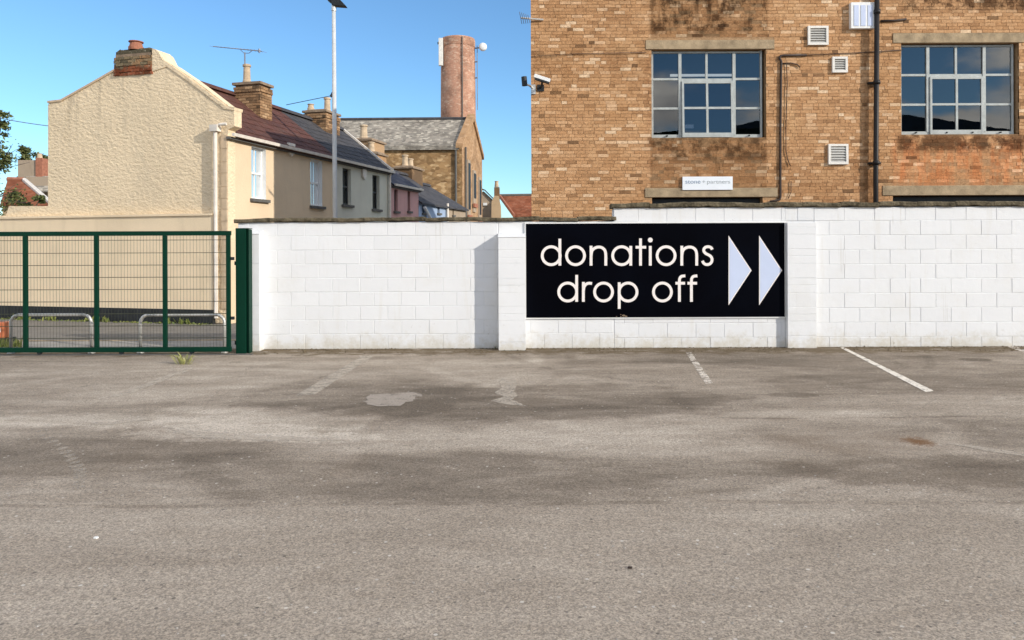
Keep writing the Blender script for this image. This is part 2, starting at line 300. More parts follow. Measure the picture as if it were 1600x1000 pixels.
def m_brick(kind='building', flat=None):
    t = NT(('mortar_' if flat else 'stock_brick_') + kind); X, Y, Z = t.xyz()
    at = t.n.new('ShaderNodeAttribute'); at.attribute_name = 'tone'
    r = t.math('FRACT', t.math('ADD', at.outputs['Fac'], t.oi()))
    if kind == 'building':
        col = t.ramp(r, [(0.0, (0.13, 0.075, 0.04)), (0.025, (0.34, 0.185, 0.09)), (0.12, (0.47, 0.258, 0.125)), (0.55, (0.55, 0.315, 0.158)), (0.82, (0.60, 0.36, 0.19)), (0.93, (0.69, 0.45, 0.265)), (1.0, (0.80, 0.60, 0.40))])
    else:
        col = t.ramp(r, [(0.0, (0.10, 0.07, 0.045)), (0.3, (0.24, 0.15, 0.085)), (0.7, (0.36, 0.22, 0.12)), (1.0, (0.50, 0.34, 0.2))])
    if flat: col = t.mix(t.noise(9, 5, 0.7), tuple(q * .75 for q in flat), tuple(q * 1.2 for q in flat))
    patch = t.noise(0.55, 5, 0.6)
    col = t.mix(t.mr(patch, 0.42, 0.68, 0, 0.5), col, t.mix(0.55, col, (0.45, 0.235, 0.095)))
    col = t.mix(t.mr(t.noise(0.8, 5, 0.6, dist=0.5), 0.55, 0.75, 0, 0.45), col, (0.76, 0.49, 0.26))
    f = t.noise(1.0, 5, 0.72, t.vmul(t.pos, (22, 22, 44))); col = t.mix(1.0, col, t.ramp(f, [(0.25, (0.55, 0.53, 0.51)), (0.75, (1.30, 1.30, 1.30))]), 'MULTIPLY')
    if kind == 'building':
        sn_ = t.noise(3.2, 7, 0.72); streak = t.noise(1.0, 5, 0.6, t.vmul(t.pos, (5, 5, 0.9)))
        def soot_shade(x0, y0, x1, y1, k, e=0.06, c=(0.06, 0.042, 0.026), lo=0.36, hi=0.62, src=None):
            nonlocal col
            a, zt = pb(x0, y0); b, zb = pb(x1, y1)
            m = t.math('MULTIPLY', xrect(t, X, Z, a, b, zb, zt, e), t.mr(src if src else sn_, lo, hi)); col = t.mix(t.math('MULTIPLY', m, k), col, t.mix(1.0, col, c, 'MULTIPLY'))
        G = (0.22, 0.19, 0.165)
        soot_shade(1016, 214, 1198, 296, 0.75, 0.02, (0.55, 0.49, 0.43), 0.1, 0.5); soot_shade(1016, 214, 1198, 250, 0.8, 0.10, G, 0.40, 0.58); soot_shade(1016, 220, 1198, 296, 0.7, 0.10, G, 0.54, 0.70, streak)
        soot_shade(1016, -60, 1200, 58, 0.80, 0.03, (0.55, 0.50, 0.44), 0.15, 0.55); soot_shade(1016, -60, 1200, 52, 0.9, 0.10, G, 0.46, 0.62); soot_shade(1016, -60, 1200, 40, 0.8, 0.10, G, 0.48, 0.66, streak)
        soot_shade(1410, -60, 1640, 16, 0.95, 0.10, G, 0.40, 0.58); soot_shade(1402, 210, 1600, 236, 0.9, 0.08, G, 0.38, 0.54)
        soot_shade(1395, 222, 1620, 300, 0.65, 0.12, (1.10, 0.72, 0.54), 0.40, 0.60, streak); soot_shade(1395, 205, 1620, 300, 0.45, 0.12, (1.06, 0.87, 0.78), 0.3, 0.6)
        soot_shade(1348, -50, 1372, 330, 0.75, 0.05, (0.45, 0.40, 0.36)); soot_shade(825, -60, 1000, 60, 0.4, 0.3, (0.6, 0.55, 0.5)); soot_shade(825, 70, 1018, 130, 0.6, 0.15, (0.62, 0.55, 0.48)); soot_shade(1210, 240, 1372, 330, 0.5, 0.3, (0.7, 0.62, 0.55)); soot_shade(1008, 75, 1020, 300, 0.4, 0.05, (0.6, 0.5, 0.45))  # first strip: stain beside the downpipe with the pipe's shadow painted in
    t.bump(t.noise(60, 4, 0.7), 0.006, 0.8); return t.out(col, 0.9, 0.15)
def m_cream(name, c, bump, dirt=0.25):
    t = NT(name); X, Y, Z = t.xyz()
    n = t.noise(0.9, 6, 0.62); col = t.mix(t.mr(n, 0.35, 0.7, 0, 0.6), c, tuple(q * 0.84 for q in c))
    dr = t.noise(1.0, 6, 0.65, t.vmul(t.pos, (3.5, 3.5, 0.5))); col = t.mix(t.mr(dr, 0.52, 0.75, 0, dirt), col, (c[0] * 0.55, c[1] * 0.52, c[2] * 0.46))
    if bump == 'rough':                                              # thrown roughcast: coarse slanting lumps
        mpn = t.n.new('ShaderNodeMapping'); mpn.inputs['Rotation'].default_value = (0, -0.75, 0.25); mpn.inputs['Scale'].default_value = (0.8, 1.0, 1.35); t.L(t.pos, mpn.inputs[0])
        b1 = t.noise(12.5, 3, 0.5, mpn.outputs[0], 0.1); b2 = t.noise(32, 5, 0.65)
        t.bump(t.math('ADD', b1, t.math('MULTIPLY', b2, 0.42)), 0.036, 0.85)
        rain = t.math('MULTIPLY', t.mr(t.noise(1.0, 5, 0.65, t.vmul(t.pos, (5, 5, 0.35))), 0.50, 0.72), t.mr(Z, 3.6, 5.6)); col = t.mix(t.math('MULTIPLY', rain, 0.5), col, (0.40, 0.33, 0.235)); col = t.mix(t.mr(t.noise(0.45, 5, 0.6, dist=0.6), 0.5, 0.66, 0, 0.4), col, (0.68, 0.57, 0.41))
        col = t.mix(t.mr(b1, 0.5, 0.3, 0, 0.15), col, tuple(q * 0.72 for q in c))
    else:
        t.bump(t.noise(24, 5, 0.6), 0.008, 0.8)
    return t.out(col, 0.9, 0.15)
def m_slate(name, c, c2, wide=0.30, gauge=0.16, lichen=(0.30, 0.29, 0.25), lk=0.3):
    t = NT(name); k = t.voro(3.2, t.vmul(t.pos, (1, 1, 2.4))); s = t.n.new('ShaderNodeSeparateColor'); t.L(k, s.inputs[0])
    r = t.math('FRACT', t.math('ADD', s.outputs[0], t.oi()))
    col = t.mix(r, c, c2); n = t.noise(2.2, 7, 0.7); col = t.mix(t.mr(n, 0.5, 0.68, 0, lk), col, lichen)
    col = t.mix(t.mr(t.noise(12, 5, 0.7), 0.45, 0.75, 0, 0.5), col, tuple(q * 0.6 for q in c)); t.bump(t.noise(9, 6, 0.7), 0.03, 0.8)
    return t.out(col, 0.75, 0.3)
def m_rubble(name, cs_, scale, bump=0.04):
    t = NT(name); v = t.voro(scale, t.vmul(t.pos, (1, 1, 1.9))); s = t.n.new('ShaderNodeSeparateColor'); t.L(v, s.inputs[0])
    col = t.ramp(s.outputs[0], [(i / (len(cs_) - 1), c) for i, c in enumerate(cs_)])
    n = t.noise(0.9, 7, 0.7); col = t.mix(t.mr(n, 0.46, 0.66, 0, 0.65), col, tuple(q * 0.42 for q in cs_[1]))
    col = t.mix(t.mr(t.noise(0.6, 5, 0.6, dist=0.5), 0.55, 0.72, 0, 0.45), col, cs_[-1]); t.bump(s.outputs[1], bump, 0.8); return t.out(col, 0.9, 0.15)
def m_glass():
    t = NT('window_glass'); n = t.n; lw = n.new('ShaderNodeFresnel'); lw.inputs['IOR'].default_value = 1.62
    gl = n.new('ShaderNodeBsdfGlossy'); gl.inputs['Roughness'].default_value = 0.0; gl.inputs['Color'].default_value = (0.95, 0.98, 1.0, 1)
    tr = n.new('ShaderNodeBsdfTransparent'); tr.inputs['Color'].default_value = (0.5, 0.56, 0.64, 1); mx = n.new('ShaderNodeMixShader')
    bp = n.new('ShaderNodeBump'); bp.inputs['Distance'].default_value = 0.004; bp.inputs['Strength'].default_value = 0.25
    t.L(t.noise(1.3, 2), bp.inputs['Height']); t.L(bp.outputs[0], gl.inputs['Normal'])
    k = t.math('ADD', t.math('MULTIPLY', lw.outputs[0], 1.4), 0.01, clamp=True)
    t.L(k, mx.inputs[0]); t.L(tr.outputs[0], mx.inputs[1]); t.L(gl.outputs[0], mx.inputs[2]); t.L(mx.outputs[0], n['Material Output'].inputs[0]); return t.m
def m_leaf(name, a, b):
    t = NT(name); g = t.n.new('ShaderNodeNewGeometry'); col = t.mix(g.outputs['Random Per Island'], a, b); return t.out(col, 0.6, 0.3)
def m_oldbrick():
    t = NT('lichened_old_brick'); X, Y, Z = t.xyz(); at = t.n.new('ShaderNodeAttribute'); at.attribute_name = 'tone'; r = at.outputs['Fac']
    old = t.ramp(r, [(0.0, (0.10, 0.085, 0.055)), (0.35, (0.26, 0.20, 0.12)), (0.65, (0.36, 0.20, 0.10)), (0.85, (0.30, 0.10, 0.05)), (1.0, (0.5, 0.42, 0.3))])
    red = t.ramp(r, [(0.0, (0.17, 0.05, 0.022)), (1.0, (0.34, 0.11, 0.055))]); z0 = PGB(210, 117)[1]
    col = t.mix(t.mr(t.math('ADD', Z, t.math('MULTIPLY', t.math('SUBTRACT', t.noise(5, 4), 0.5), 0.3)), z0 + .15, z0 + .24), red, old)
    n = t.noise(13, 6, 0.75); col = t.mix(t.mr(n, 0.52, 0.62, 0, 0.8), col, (0.075, 0.07, 0.045)); col = t.mix(t.mr(t.noise(17, 5, 0.7), 0.60, 0.68, 0, 0.75), col, (0.55, 0.50, 0.38))
    t.bump(t.noise(30, 5, 0.7), 0.02, 0.9); return t.out(col, 0.95, 0.1)
MAT = dict(
    asphalt=m_asphalt(), white=m_whitepaint(), brick=m_brick(), oldbrick=m_oldbrick(), chimbrick=m_brick('chimney'),
    mortar=m_brick('building', (0.42, 0.27, 0.15)), redmortar=simple('old_mortar', (0.27, 0.20, 0.14), 0.95, 0.35, 7, 0.1),
    concrete=simple('weathered_concrete', (0.36, 0.275, 0.175), 0.9, 0.32, 5, 0.15, bump=0.006), coping=simple('mossy_coping', (0.115, 0.095, 0.062), 0.95, 0.65, 9, 0.1, bump=0.02, bscale=25),
    rough=m_cream('cream_roughcast', (0.87, 0.70, 0.475), 'rough'), smooth=m_cream('cream_render', (0.87, 0.70, 0.48), 'fine', 0.2),
    facade=m_cream('pale_cream_render', (0.77, 0.60, 0.41), 'fine', 0.12), greyr=m_cream('grey_green_render', (0.66, 0.65, 0.55), 'fine'), pinkr=m_cream('dusky_pink_render', (0.60, 0.35, 0.33), 'fine'),
    bluer=m_cream('blue_render', (0.34, 0.43, 0.58), 'fine'), stoner=m_cream('drab_render', (0.38, 0.30, 0.22), 'fine'), tan=m_cream('tan_render', (0.50, 0.37, 0.23), 'fine'),
    quoin=simple('peach_stone', (0.60, 0.46, 0.31), 0.9, 0.18, 5), black=simple('black_plinth_paint', (0.022, 0.024, 0.026), 0.7, 0.4, 5),
    tile=m_slate('brown_red_tile', (0.125, 0.050, 0.036), (0.085, 0.038, 0.029), lichen=(0.16, 0.10, 0.075), lk=0.5), slate=m_slate('dark_slate', (0.075, 0.072, 0.075), (0.045, 0.043, 0.047), lichen=(0.12, 0.11, 0.10)),
    pslate=m_slate('purple_slate', (0.080, 0.078, 0.098), (0.05, 0.048, 0.06)), malt_roof=m_rubble('mottled_slate', [(0.15, 0.135, 0.115), (0.34, 0.30, 0.25), (0.22, 0.20, 0.17), (0.50, 0.45, 0.37)], 4.5),
    malt=m_rubble('brown_rubble', [(0.19, 0.11, 0.052), (0.40, 0.245, 0.115), (0.31, 0.19, 0.09), (0.60, 0.41, 0.22)], 3.9), maltend=m_rubble('brown_brick_end', [(0.34, 0.2, 0.10), (0.44, 0.27, 0.15), (0.38, 0.235, 0.125), (0.50, 0.32, 0.19)], 4),
    tower=m_rubble('tower_brick', [(0.36, 0.19, 0.125), (0.47, 0.255, 0.17), (0.41, 0.22, 0.145), (0.55, 0.37, 0.265)], 6.5, 0.02), redtile=m_rubble('red_pantile', [(0.21, 0.065, 0.03), (0.29, 0.10, 0.05), (0.24, 0.08, 0.04), (0.33, 0.14, 0.08)], 3.5),
    terracotta=simple('terracotta', (0.34, 0.14, 0.085), 0.8, 0.3, 8), buffpot=simple('buff_chimney_pot', (0.52, 0.40, 0.27), 0.8, 0.25, 6), upvc=simple('white_frame_paint', (0.80, 0.80, 0.78), 0.4, 0.05, 4),
    gutter=simple('off_white_gutter', (0.72, 0.66, 0.58), 0.5, 0.15, 5), darkframe=simple('dark_frame', (0.05, 0.055, 0.055), 0.5, 0.2), sill=simple('dark_stone_sill', (0.12, 0.115, 0.105), 0.85, 0.2),
    steel=simple('grey_window_paint', (0.41, 0.435, 0.42), 0.5, 0.18, 7), glass=m_glass(), room=simple('dark_room', (0.055, 0.055, 0.06), 0.9, 0.2), backing=simple('dark_backing', (0.022, 0.032, 0.055), 0.9, 0.1),
    meshw=simple('dull_green_wire', (0.05, 0.055, 0.035), 0.7, 0.3, 9, 0.2), green=simple('green_powder_coat', (0.0012, 0.031, 0.017), 0.5, 0.12, 3, 0.15), galv=simple('galvanised_steel', (0.60, 0.59, 0.56), 0.42, 0.12, 9, 0.5, 0.55), pole=simple('pale_grey_pole', (0.55, 0.56, 0.55), 0.5, 0.1, 4),
    dark=simple('dark_housing', (0.02, 0.024, 0.028), 0.5, 0.2), pipe=simple('black_iron', (0.016, 0.014, 0.014), 0.5, 0.3), cable=simple('dark_brown_cable', (0.05, 0.034, 0.028), 0.6, 0.2), alu=simple('dull_aluminium', (0.22, 0.25, 0.30), 0.5, 0.1, 5, 0.5, 0.3),
    road=simple('street_asphalt', (0.19, 0.175, 0.155), 0.9, 0.15, 3, 0.2, bump=0.003), pave=simple('pavement_concrete', (0.33, 0.305, 0.27), 0.9, 0.18, 3, 0.2, bump=0.003), soil=simple('soil', (0.12, 0.09, 0.055), 0.95, 0.5, 20),
    board=None, letter=simple('cream_lettering', (0.83, 0.77, 0.73), 0.5, 0.03), arrow=simple('lavender_vinyl', (0.55, 0.62, 0.79), 0.45, 0.05, 2), slat=simple('shadowed_grey_slat', (0.46, 0.45, 0.42), 0.5, 0.1), ventw=simple('white_vent_plastic', (0.76, 0.73, 0.67), 0.5, 0.1),
    leaf=m_leaf('tree_leaf', (0.035, 0.055, 0.015), (0.15, 0.16, 0.05)), weed=m_leaf('weed_leaf', (0.10, 0.14, 0.03), (0.24, 0.24, 0.07)), yweed=m_leaf('yellow_weed_leaf', (0.22, 0.26, 0.06), (0.50, 0.46, 0.20)), darkweed=m_leaf('dark_weed_leaf', (0.03, 0.055, 0.018), (0.09, 0.11, 0.035)), bark=simple('bark', (0.09, 0.07, 0.055), 0.9, 0.3),
    orange=simple('orange_plastic', (0.55, 0.17, 0.075), 0.55, 0.15, 5), hill=simple('dark_hill', (0.028, 0.036, 0.024), 1.0, 0.2, 0.1), plate=simple('white_plate', (0.80, 0.84, 0.88), 0.4, 0.03), inkblue=simple('grey_blue_ink', (0.28, 0.36, 0.47), 0.6, 0.05), inkgrey=simple('pale_grey_ink', (0.46, 0.50, 0.52), 0.6, 0.05),
    trail=m_mark('faint_scuff', (0.47, 0.41, 0.335), (0.32, 0.62), 0.65), paint=m_mark('worn_white_line', (0.84, 0.78, 0.68), (0.37, 0.50)), paint2=m_mark('very_worn_line', (0.76, 0.69, 0.60), (0.44, 0.55)), ghost=m_mark('ghost_line', (0.54, 0.475, 0.39), (0.30, 0.58), 0.75), patch=m_mark('pale_patch', (0.37, 0.32, 0.268), (0.28, 0.50), 0.95))
t = NT('black_sign_vinyl'); MAT['board'] = t.out(t.mix(t.mr(t.noise(0.8, 3), 0.4, 0.7), (0.0015, 0.0016, 0.003), (0.002, 0.0026, 0.0055)), 0.45, 0.02)
t = NT('lit_tube'); t.b.inputs['Emission Color'].default_value = (1, 0.95, 0.82, 1); t.b.inputs['Emission Strength'].default_value = 0.35; MAT['tube'] = t.out((0.8, 0.78, 0.7))

# ------------------------------------------------------------------ ground
def sheet(name, pts, mat, z): 
    m = MB(); m.poly([(x, y, z) for x, y in pts]); o = m.build(name, mat, origin=(0, 0, 0)); tag(o, kind='structure'); return o
sheet('ground', [(-900, -900), (900, -900), (900, 900), (-900, 900)], MAT['road'], -0.14)
sheet('car_park', [(-40, -35), (40, -35), (40, WY + 0.12), (-40, WY + 0.12)], MAT['asphalt'], 0.0)
m = MB(); m.box(-40, 12, WY + 0.122, 13.3, -0.13, -0.004); tag(m.build('pavement', MAT['pave']), kind='structure')
m = MB(); m.box(-40, 12, 13.303, 13.42, -0.13, 0.002); tag(m.build('kerb', MAT['concrete']), kind='structure')
sheet('road', [(-60, 13.42), (20, 13.42), (20, 120), (-60, 120)], MAT['road'], -0.09)
m = MB()                                                             # hills beyond the car park, behind the camera (mirrored in the panes)
hp = [(-260, 0), (-200, 26), (-120, 22), (-60, 31), (-10, 27), (35, 29), (75, 34), (95, 34), (150, 27), (230, 18), (300, 0)]
m.prism([(x, -150, z) for x, z in hp], (0, -60, 0)); tag(m.build('hills', MAT['hill']), kind='structure')

# ------------------------------------------------------------------ white block wall
wx0 = pw(372, 400)[0]; wstep = pw(959, 330)[0]; wx1 = 10.5
zL, zR = 2.08, 2.295
wall = thing('white_block_wall', ((wx0 + wx1) / 2, WY, 0), 'long white painted block wall with piers and dark mossy coping along the car park', 'wall')
m = MB(); m.box(wx0 + .004, wstep, WY + 0.005, WY + 0.215, 0, zL - .002); m.box(wstep + .0005, wx1, WY + 0.005, WY + 0.215, 0, zR - .002); m.build('wall_core', MAT['white'], wall)
def block_mesh(L, Hh, D=0.03):
    m = MB(); m.box(-L / 2, L / 2, -0.001, D, -Hh / 2, Hh / 2); me = m.mesh('block')
    bm = bmesh.new(); bm.from_mesh(me); bmesh.ops.remove_doubles(bm, verts=bm.verts, dist=1e-6)
    es = [e for e in bm.edges if all(v.co.y < 0.01 for v in e.verts)]
    bmesh.ops.bevel(bm, geom=es, offset=0.004, segments=1, affect='EDGES'); bm.to_mesh(me); bm.free(); me.materials.append(MAT['white']); return me
BM = {}
def block(x0, x1, z0, z1, parent, y=WY, joint=0.0055):
    L = round(x1 - x0 - joint, 3); Hh = round(z1 - z0 - joint, 3)
    if L < 0.02 or Hh < 0.02: return
    if (L, Hh) not in BM: BM[(L, Hh)] = block_mesh(L, Hh)
    o = link('block', BM[(L, Hh)], parent, ((x0 + x1) / 2, y + R.uniform(-0.0022, 0.0015), (z0 + z1) / 2))
    o.rotation_euler = (R.uniform(-.004, .004), 0, R.uniform(-.003, .003))
def courses(xa, xb, rows, pitch, phase, parent, skip=None):
    for i, (z0, z1) in enumerate(rows):
        off = phase + (pitch / 2 if i % 2 else 0); k = math.floor((xa - off) / pitch)
        while off + k * pitch < xb:
            a = max(xa, off + k * pitch); b = min(xb, off + (k + 1) * pitch); k += 1
            if b - a < 0.06: continue
            if skip and a >= skip[0] - .1 and b <= skip[1] + .1 and z0 > skip[2] - .02 and z1 < skip[3] + .02: continue
            block(a, b, z0, z1, parent)
sg = (pw(822, 400)[0], pw(1225, 400)[0], pw(1000, 495.5)[1], pw(1000, 349)[1])   # sign board x0 x1 z0 z1
rowsL = [(0.0, 0.245)] + [(0.245 + .2294 * k, 0.245 + .2294 * (k + 1)) for k in range(8)]; rowsL[-1] = (rowsL[-1][0], zL)
rowsR = [(0.0, 0.166)] + [(0.166 + .238 * k, 0.166 + .238 * (k + 1)) for k in range(8)] + [(2.07, zR)]
P1 = (pw(779, 400)[0], pw(820.5, 400)[0]); P2 = (pw(1227, 400)[0], pw(1272, 400)[0])
courses(wx0, P1[0], rowsL, 0.4516, pw(433, 400)[0], wall)
courses(P1[1], wstep, rowsL, 0.4516, pw(850, 400)[0], wall, sg); courses(wstep, P2[0], rowsR, 0.468, pw(975, 400)[0], wall, (sg[0], sg[1], sg[2], 2.03)); courses(P2[1], 8.6, rowsR, 0.4985, pw(1343, 400)[0], wall)
courses(P1[0], P1[1], rowsL[-1:], 0.4516, P1[0], wall); courses(P2[0], P2[1], rowsR[-1:], 0.468, P2[0] + .2, wall)
def pier(x0, x1, depth, zs, cap=True):
    yf = WY - depth; m = MB(); m.box(x0 + .005, x1 - .005, yf + .005, WY + .004, 0, zs[-1] - .003); pr = m.build('pier', MAT['white'], wall)
    for a, b in zip(zs[:-1], zs[1:]):
        L = round(x1 - x0, 3); Hh = round(b - a - .006, 3)
        m2 = MB(); m2.box(x0, x1, yf, yf + depth - .004, a + .003, b - .003); o = m2.build('block', MAT['white'], pr, bevel=0.004); o.location.y += R.uniform(-.002, .002)
    if cap:
        m3 = MB(); m3.prism([(x0 - .004, yf - .006, zs[-1]), (x0 - .004, WY - .004, zs[-1]), (x0 - .004, WY - .004, zs[-1] + .07), (x0 - .004, yf - .006, zs[-1] + .012)], (x1 - x0 + .008, 0, 0)); m3.build('sloped_cap', MAT['white'], pr, bevel=.004)
def zz(px, ys): return [PY(px, y, WY - .2)[2] for y in ys]
pier(P1[0], P1[1], 0.25, [0.0] + zz(800, [534, 523.5, 500.4, 490, 478.5, 457, 445.5, 435, 411.4, 402.6, 390.5, 371]))
pier(P2[0], P2[1], 0.10, [0.0] + zz(1250, [526, 503, 492, 481, 458, 446, 435, 412, 400, 389, 366, 355, 347]), False)
pier(pw(393, 400)[0], pw(412, 400)[0], 0.215, [0.0] + zz(400, [523, 500, 478, 457, 435, 412, 390, 366]))
# coping stones
CP = []
for q in range(4):
    m = MB(); bm = bmesh.new(); bmesh.ops.create_cube(bm, size=1.0)
    bmesh.ops.scale(bm, vec=(0.62, 0.30, 0.062), verts=bm.verts); bmesh.ops.subdivide_edges(bm, edges=[e for e in bm.edges if abs((e.verts[0].co - e.verts[1].co).x) > .3], cuts=9)
    bmesh.ops.bevel(bm, geom=[e for e in bm.edges if abs((e.verts[0].co - e.verts[1].co).x) > .01], offset=0.012, segments=1, affect='EDGES')
    for v in bm.verts:
        n = mnoise.noise_vector(Vector((v.co.x * 9 + q * 7, v.co.y * 9, v.co.z * 20 + q))); v.co += Vector((0, n.y * .010, n.z * .009 + (0.008 * math.sin(v.co.x * 5 + q))))
        v.co.x = max(-.31, min(.31, v.co.x))
    me = bpy.data.meshes.new('coping_stone'); bm.to_mesh(me); bm.free(); me.materials.append(MAT['coping']); CP.append(me)
x = wx0 + .26
while x < wstep - .1:
    o = link('coping_stone', CP[R.randrange(4)], wall, (x, WY + 0.10, zL + .034 + R.uniform(-.005, .005))); o.rotation_euler = (R.uniform(-.02, .02), R.uniform(-.008, .008), 0); x += 0.624
x = wstep + .27
while x < wx1:
    o = link('coping_stone', CP[R.randrange(4)], wall, (x, WY + 0.10, zR + .040 + R.uniform(-.005, .005))); o.rotation_euler = (R.uniform(-.02, .02), R.uniform(-.008, .008), 0); o.scale = (1, 1, 1.2); x += 0.624

# ------------------------------------------------------------------ the sign
SY = WY - 0.03
sign = thing('donations_sign', ((sg[0] + sg[1]) / 2, SY, sg[2]), 'large black sign reading donations drop off with two pale arrows on the white wall', 'sign')
m = MB(); m.box(sg[0], sg[1], SY, WY - .006, sg[2], sg[3]); m.build('board', MAT['board'], sign, bevel=.002)
m = MB(); e = .022
m.box(sg[0] - e, sg[1] + e, SY + .006, WY - .003, sg[3] + .0005, sg[3] + e); m.box(sg[0] - e, sg[1] + e, SY + .006, WY - .003, sg[2] - e, sg[2] - .0005)
m.box(sg[0] - e, sg[0] - .0005, SY + .006, WY - .003, sg[2], sg[3]); m.box(sg[1] + .0005, sg[1] + e * .6, SY + .006, WY - .003, sg[2], sg[3]); m.build('edge_trim', MAT['upvc'], sign)
def sp(cx, cy):                                                      # drawing units of the sign face -> wall x, z
    p = PY(830 + cx / 4.0, 360 + cy / 4.0, SY); return (p.x, p.z)
U = SY / F / 4.0
def ribbon(mb, pts, w, lift, closed=False):
    pts = [Vector((p[0], p[1])) for p in pts]; n = len(pts); L = []; Rr = []
    for i in range(n):
        a = pts[(i - 1) % n] if (closed or i > 0) else pts[i]; b = pts[(i + 1) % n] if (closed or i < n - 1) else pts[i]
        d = (b - a).normalized(); q = Vector((-d.y, d.x)) * (w / 2); L.append(pts[i] + q); Rr.append(pts[i] - q)
    yf = SY - lift; yb = SY - .0005
    for i in range(n if closed else n - 1):
        j = (i + 1) % n
        mb.poly([(L[i].x, yf, L[i].y), (L[j].x, yf, L[j].y), (Rr[j].x, yf, Rr[j].y), (Rr[i].x, yf, Rr[i].y)])
        mb.poly([(L[i].x, yf, L[i].y), (L[j].x, yf, L[j].y), (L[j].x, yb, L[j].y), (L[i].x, yb, L[i].y)]); mb.poly([(Rr[i].x, yf, Rr[i].y), (Rr[j].x, yf, Rr[j].y), (Rr[j].x, yb, Rr[j].y), (Rr[i].x, yb, Rr[i].y)])
def circ(cx, cy, r, n=40): return [sp(cx + r * math.cos(2 * math.pi * k / n), cy + r * math.sin(2 * math.pi * k / n)) for k in range(n)]
def spline(pts, k=6):
    out = []; P = [Vector(p) for p in pts]
    for i in range(len(P) - 1):
        p0 = P[max(i - 1, 0)]; p1 = P[i]; p2 = P[i + 1]; p3 = P[min(i + 2, len(P) - 1)]
        for j in range(k):
            u = j / k; out.append(0.5 * (2 * p1 + (p2 - p0) * u + (2 * p0 - 5 * p1 + 4 * p2 - p3) * u * u + (3 * p1 - p0 - 3 * p2 + p3) * u ** 3))
    out.append(P[-1]); return [sp(q.x, q.y) for q in out]
SW = 17.5 * U
def letter(parts):
    m = MB()
    for i, (kind, d) in enumerate(parts):
        lf = .004 + .0013 * i
        if kind == 'o': ribbon(m, circ(d[0], d[1], d[2]), SW, lf, True)
        elif kind == 'l': ribbon(m, [sp(*d[0]), sp(*d[1])], SW, lf)
        elif kind == 'c': ribbon(m, spline(d), SW, lf)
        elif kind == 'd':
            c = [(x, SY - lf, z) for x, z in circ(d[0], d[1], d[2], 20)]; m.prism(c, (0, lf - .0005, 0))
    m.build('letter', MAT['letter'], sign, recalc=True)
r_ = 56
letter([('o', (125, 158, r_)), ('l', ((179, 52), (179, 220)))]); letter([('o', (277, 158, r_))])
def nn(x0, x1): return [('l', ((x0, 96), (x0, 220))), ('c', [(x0, 160), (x0 + 6, 128), (x0 + 24, 110), (x0 + 47, 104), (x1 - 22, 109), (x1 - 5, 127), (x1, 154), (x1, 190), (x1, 220)])]
letter(nn(374, 466)); letter([('o', (565, 158, r_)), ('l', ((622, 97), (622, 220)))]); letter([('l', ((683, 50), (683, 220))), ('l', ((652, 105), (718, 105)))])
letter([('l', ((744, 97), (744, 220))), ('d', (744, 60, 15))]); letter([('o', (843, 158, r_))]); letter(nn(941, 1034))
letter([('c', [(1131, 120), (1124, 108), (1108, 102), (1090, 105), (1079, 117), (1080, 132), (1092, 145), (1108, 153), (1123, 164), (1130, 181), (1126, 199), (1112, 211), (1093, 213), (1078, 205), (1070, 190)])])
letter([('o', (228, 385, r_)), ('l', ((284, 278), (284, 446)))]); letter([('l', ((326, 322), (326, 446))), ('c', [(326, 380), (331, 352), (345, 335), (362, 330), (380, 332)])]); letter([('o', (452, 385, r_))])
letter([('o', (605, 385, r_)), ('l', ((550, 324), (550, 490)))]); letter([('o', (820, 385, r_))])
def ff(x): return [('c', [(x, 446), (x, 400), (x, 320), (x + 3, 299), (x + 14, 287), (x + 37, 284)]), ('l', ((x - 25, 330), (x + 35, 330)))]
letter(ff(926)); letter(ff(1001))
for tx in (1233, 1424):
    a, b, c = sp(tx, 32), sp(tx, 468), sp(tx + 144, 250)
    m = MB(); m.prism([(a[0], SY - .004, a[1]), (b[0], SY - .004, b[1]), (c[0], SY - .004, c[1])], (0, .0035, 0)); ar = m.build('arrow', MAT['letter'], sign)
    a, b, c = sp(tx + 6, 52), sp(tx + 6, 448), sp(tx + 136, 250)
    m = MB(); m.prism([(a[0], SY - .0055, a[1]), (b[0], SY - .0055, b[1]), (c[0], SY - .0055, c[1])], (0, .0013, 0)); m.build('arrow_face', MAT['arrow'], ar)

m = MB(); a = PY(966, 488, SY); rs = random.Random(4); cx, cz = PY(973, 492.5, SY).x, PY(973, 492.5, SY).z
for k in range(9):
    x, z, q = cx + rs.gauss(0, .05), cz + rs.gauss(-.01, .012), rs.uniform(.006, .016); m.poly([(x + q * 1.6 * math.cos(i * 1.05), SY - .0008 - k * .0002, z + q * math.sin(i * 1.05) * rs.uniform(.5, 1.1)) for i in range(6)])
tag(m.build('scuff', MAT['redmortar'], sign, recalc=False), kind='stuff')
# ------------------------------------------------------------------ brick building
bx0 = pb(830, 200)[0]; bx1 = 13.0; btop = 8.0
W1 = (*[pb(q, 150)[0] for q in (1018, 1197)], pb(1106, 215)[1], pb(1106, 77)[1]); W2 = (*[pb(q, 150)[0] for q in (1408, 1592)], pb(1500, 210)[1], pb(1500, 67)[1])
D1 = (*[pb(q, 150)[0] for q in (1018, 1191)], 0.9, pb(1106, 308)[1]); D2 = (*[pb(q, 150)[0] for q in (1394, 1640)], 0.9, pb(1500, 305)[1])
LT = [(*[pb(q, 150)[0] for q in (1009, 1210)], pb(1106, 77)[1], pb(1106, 62.5)[1]), (*[pb(q, 150)[0] for q in (1395, 1640)], pb(1500, 67)[1], pb(1500, 51.5)[1]),
      (*[pb(q, 150)[0] for q in (1007, 1214)], pb(1106, 308)[1], pb(1106, 293.5)[1]), (*[pb(q, 150)[0] for q in (1378, 1680)], pb(1500, 305)[1], pb(1500, 289.5)[1])]
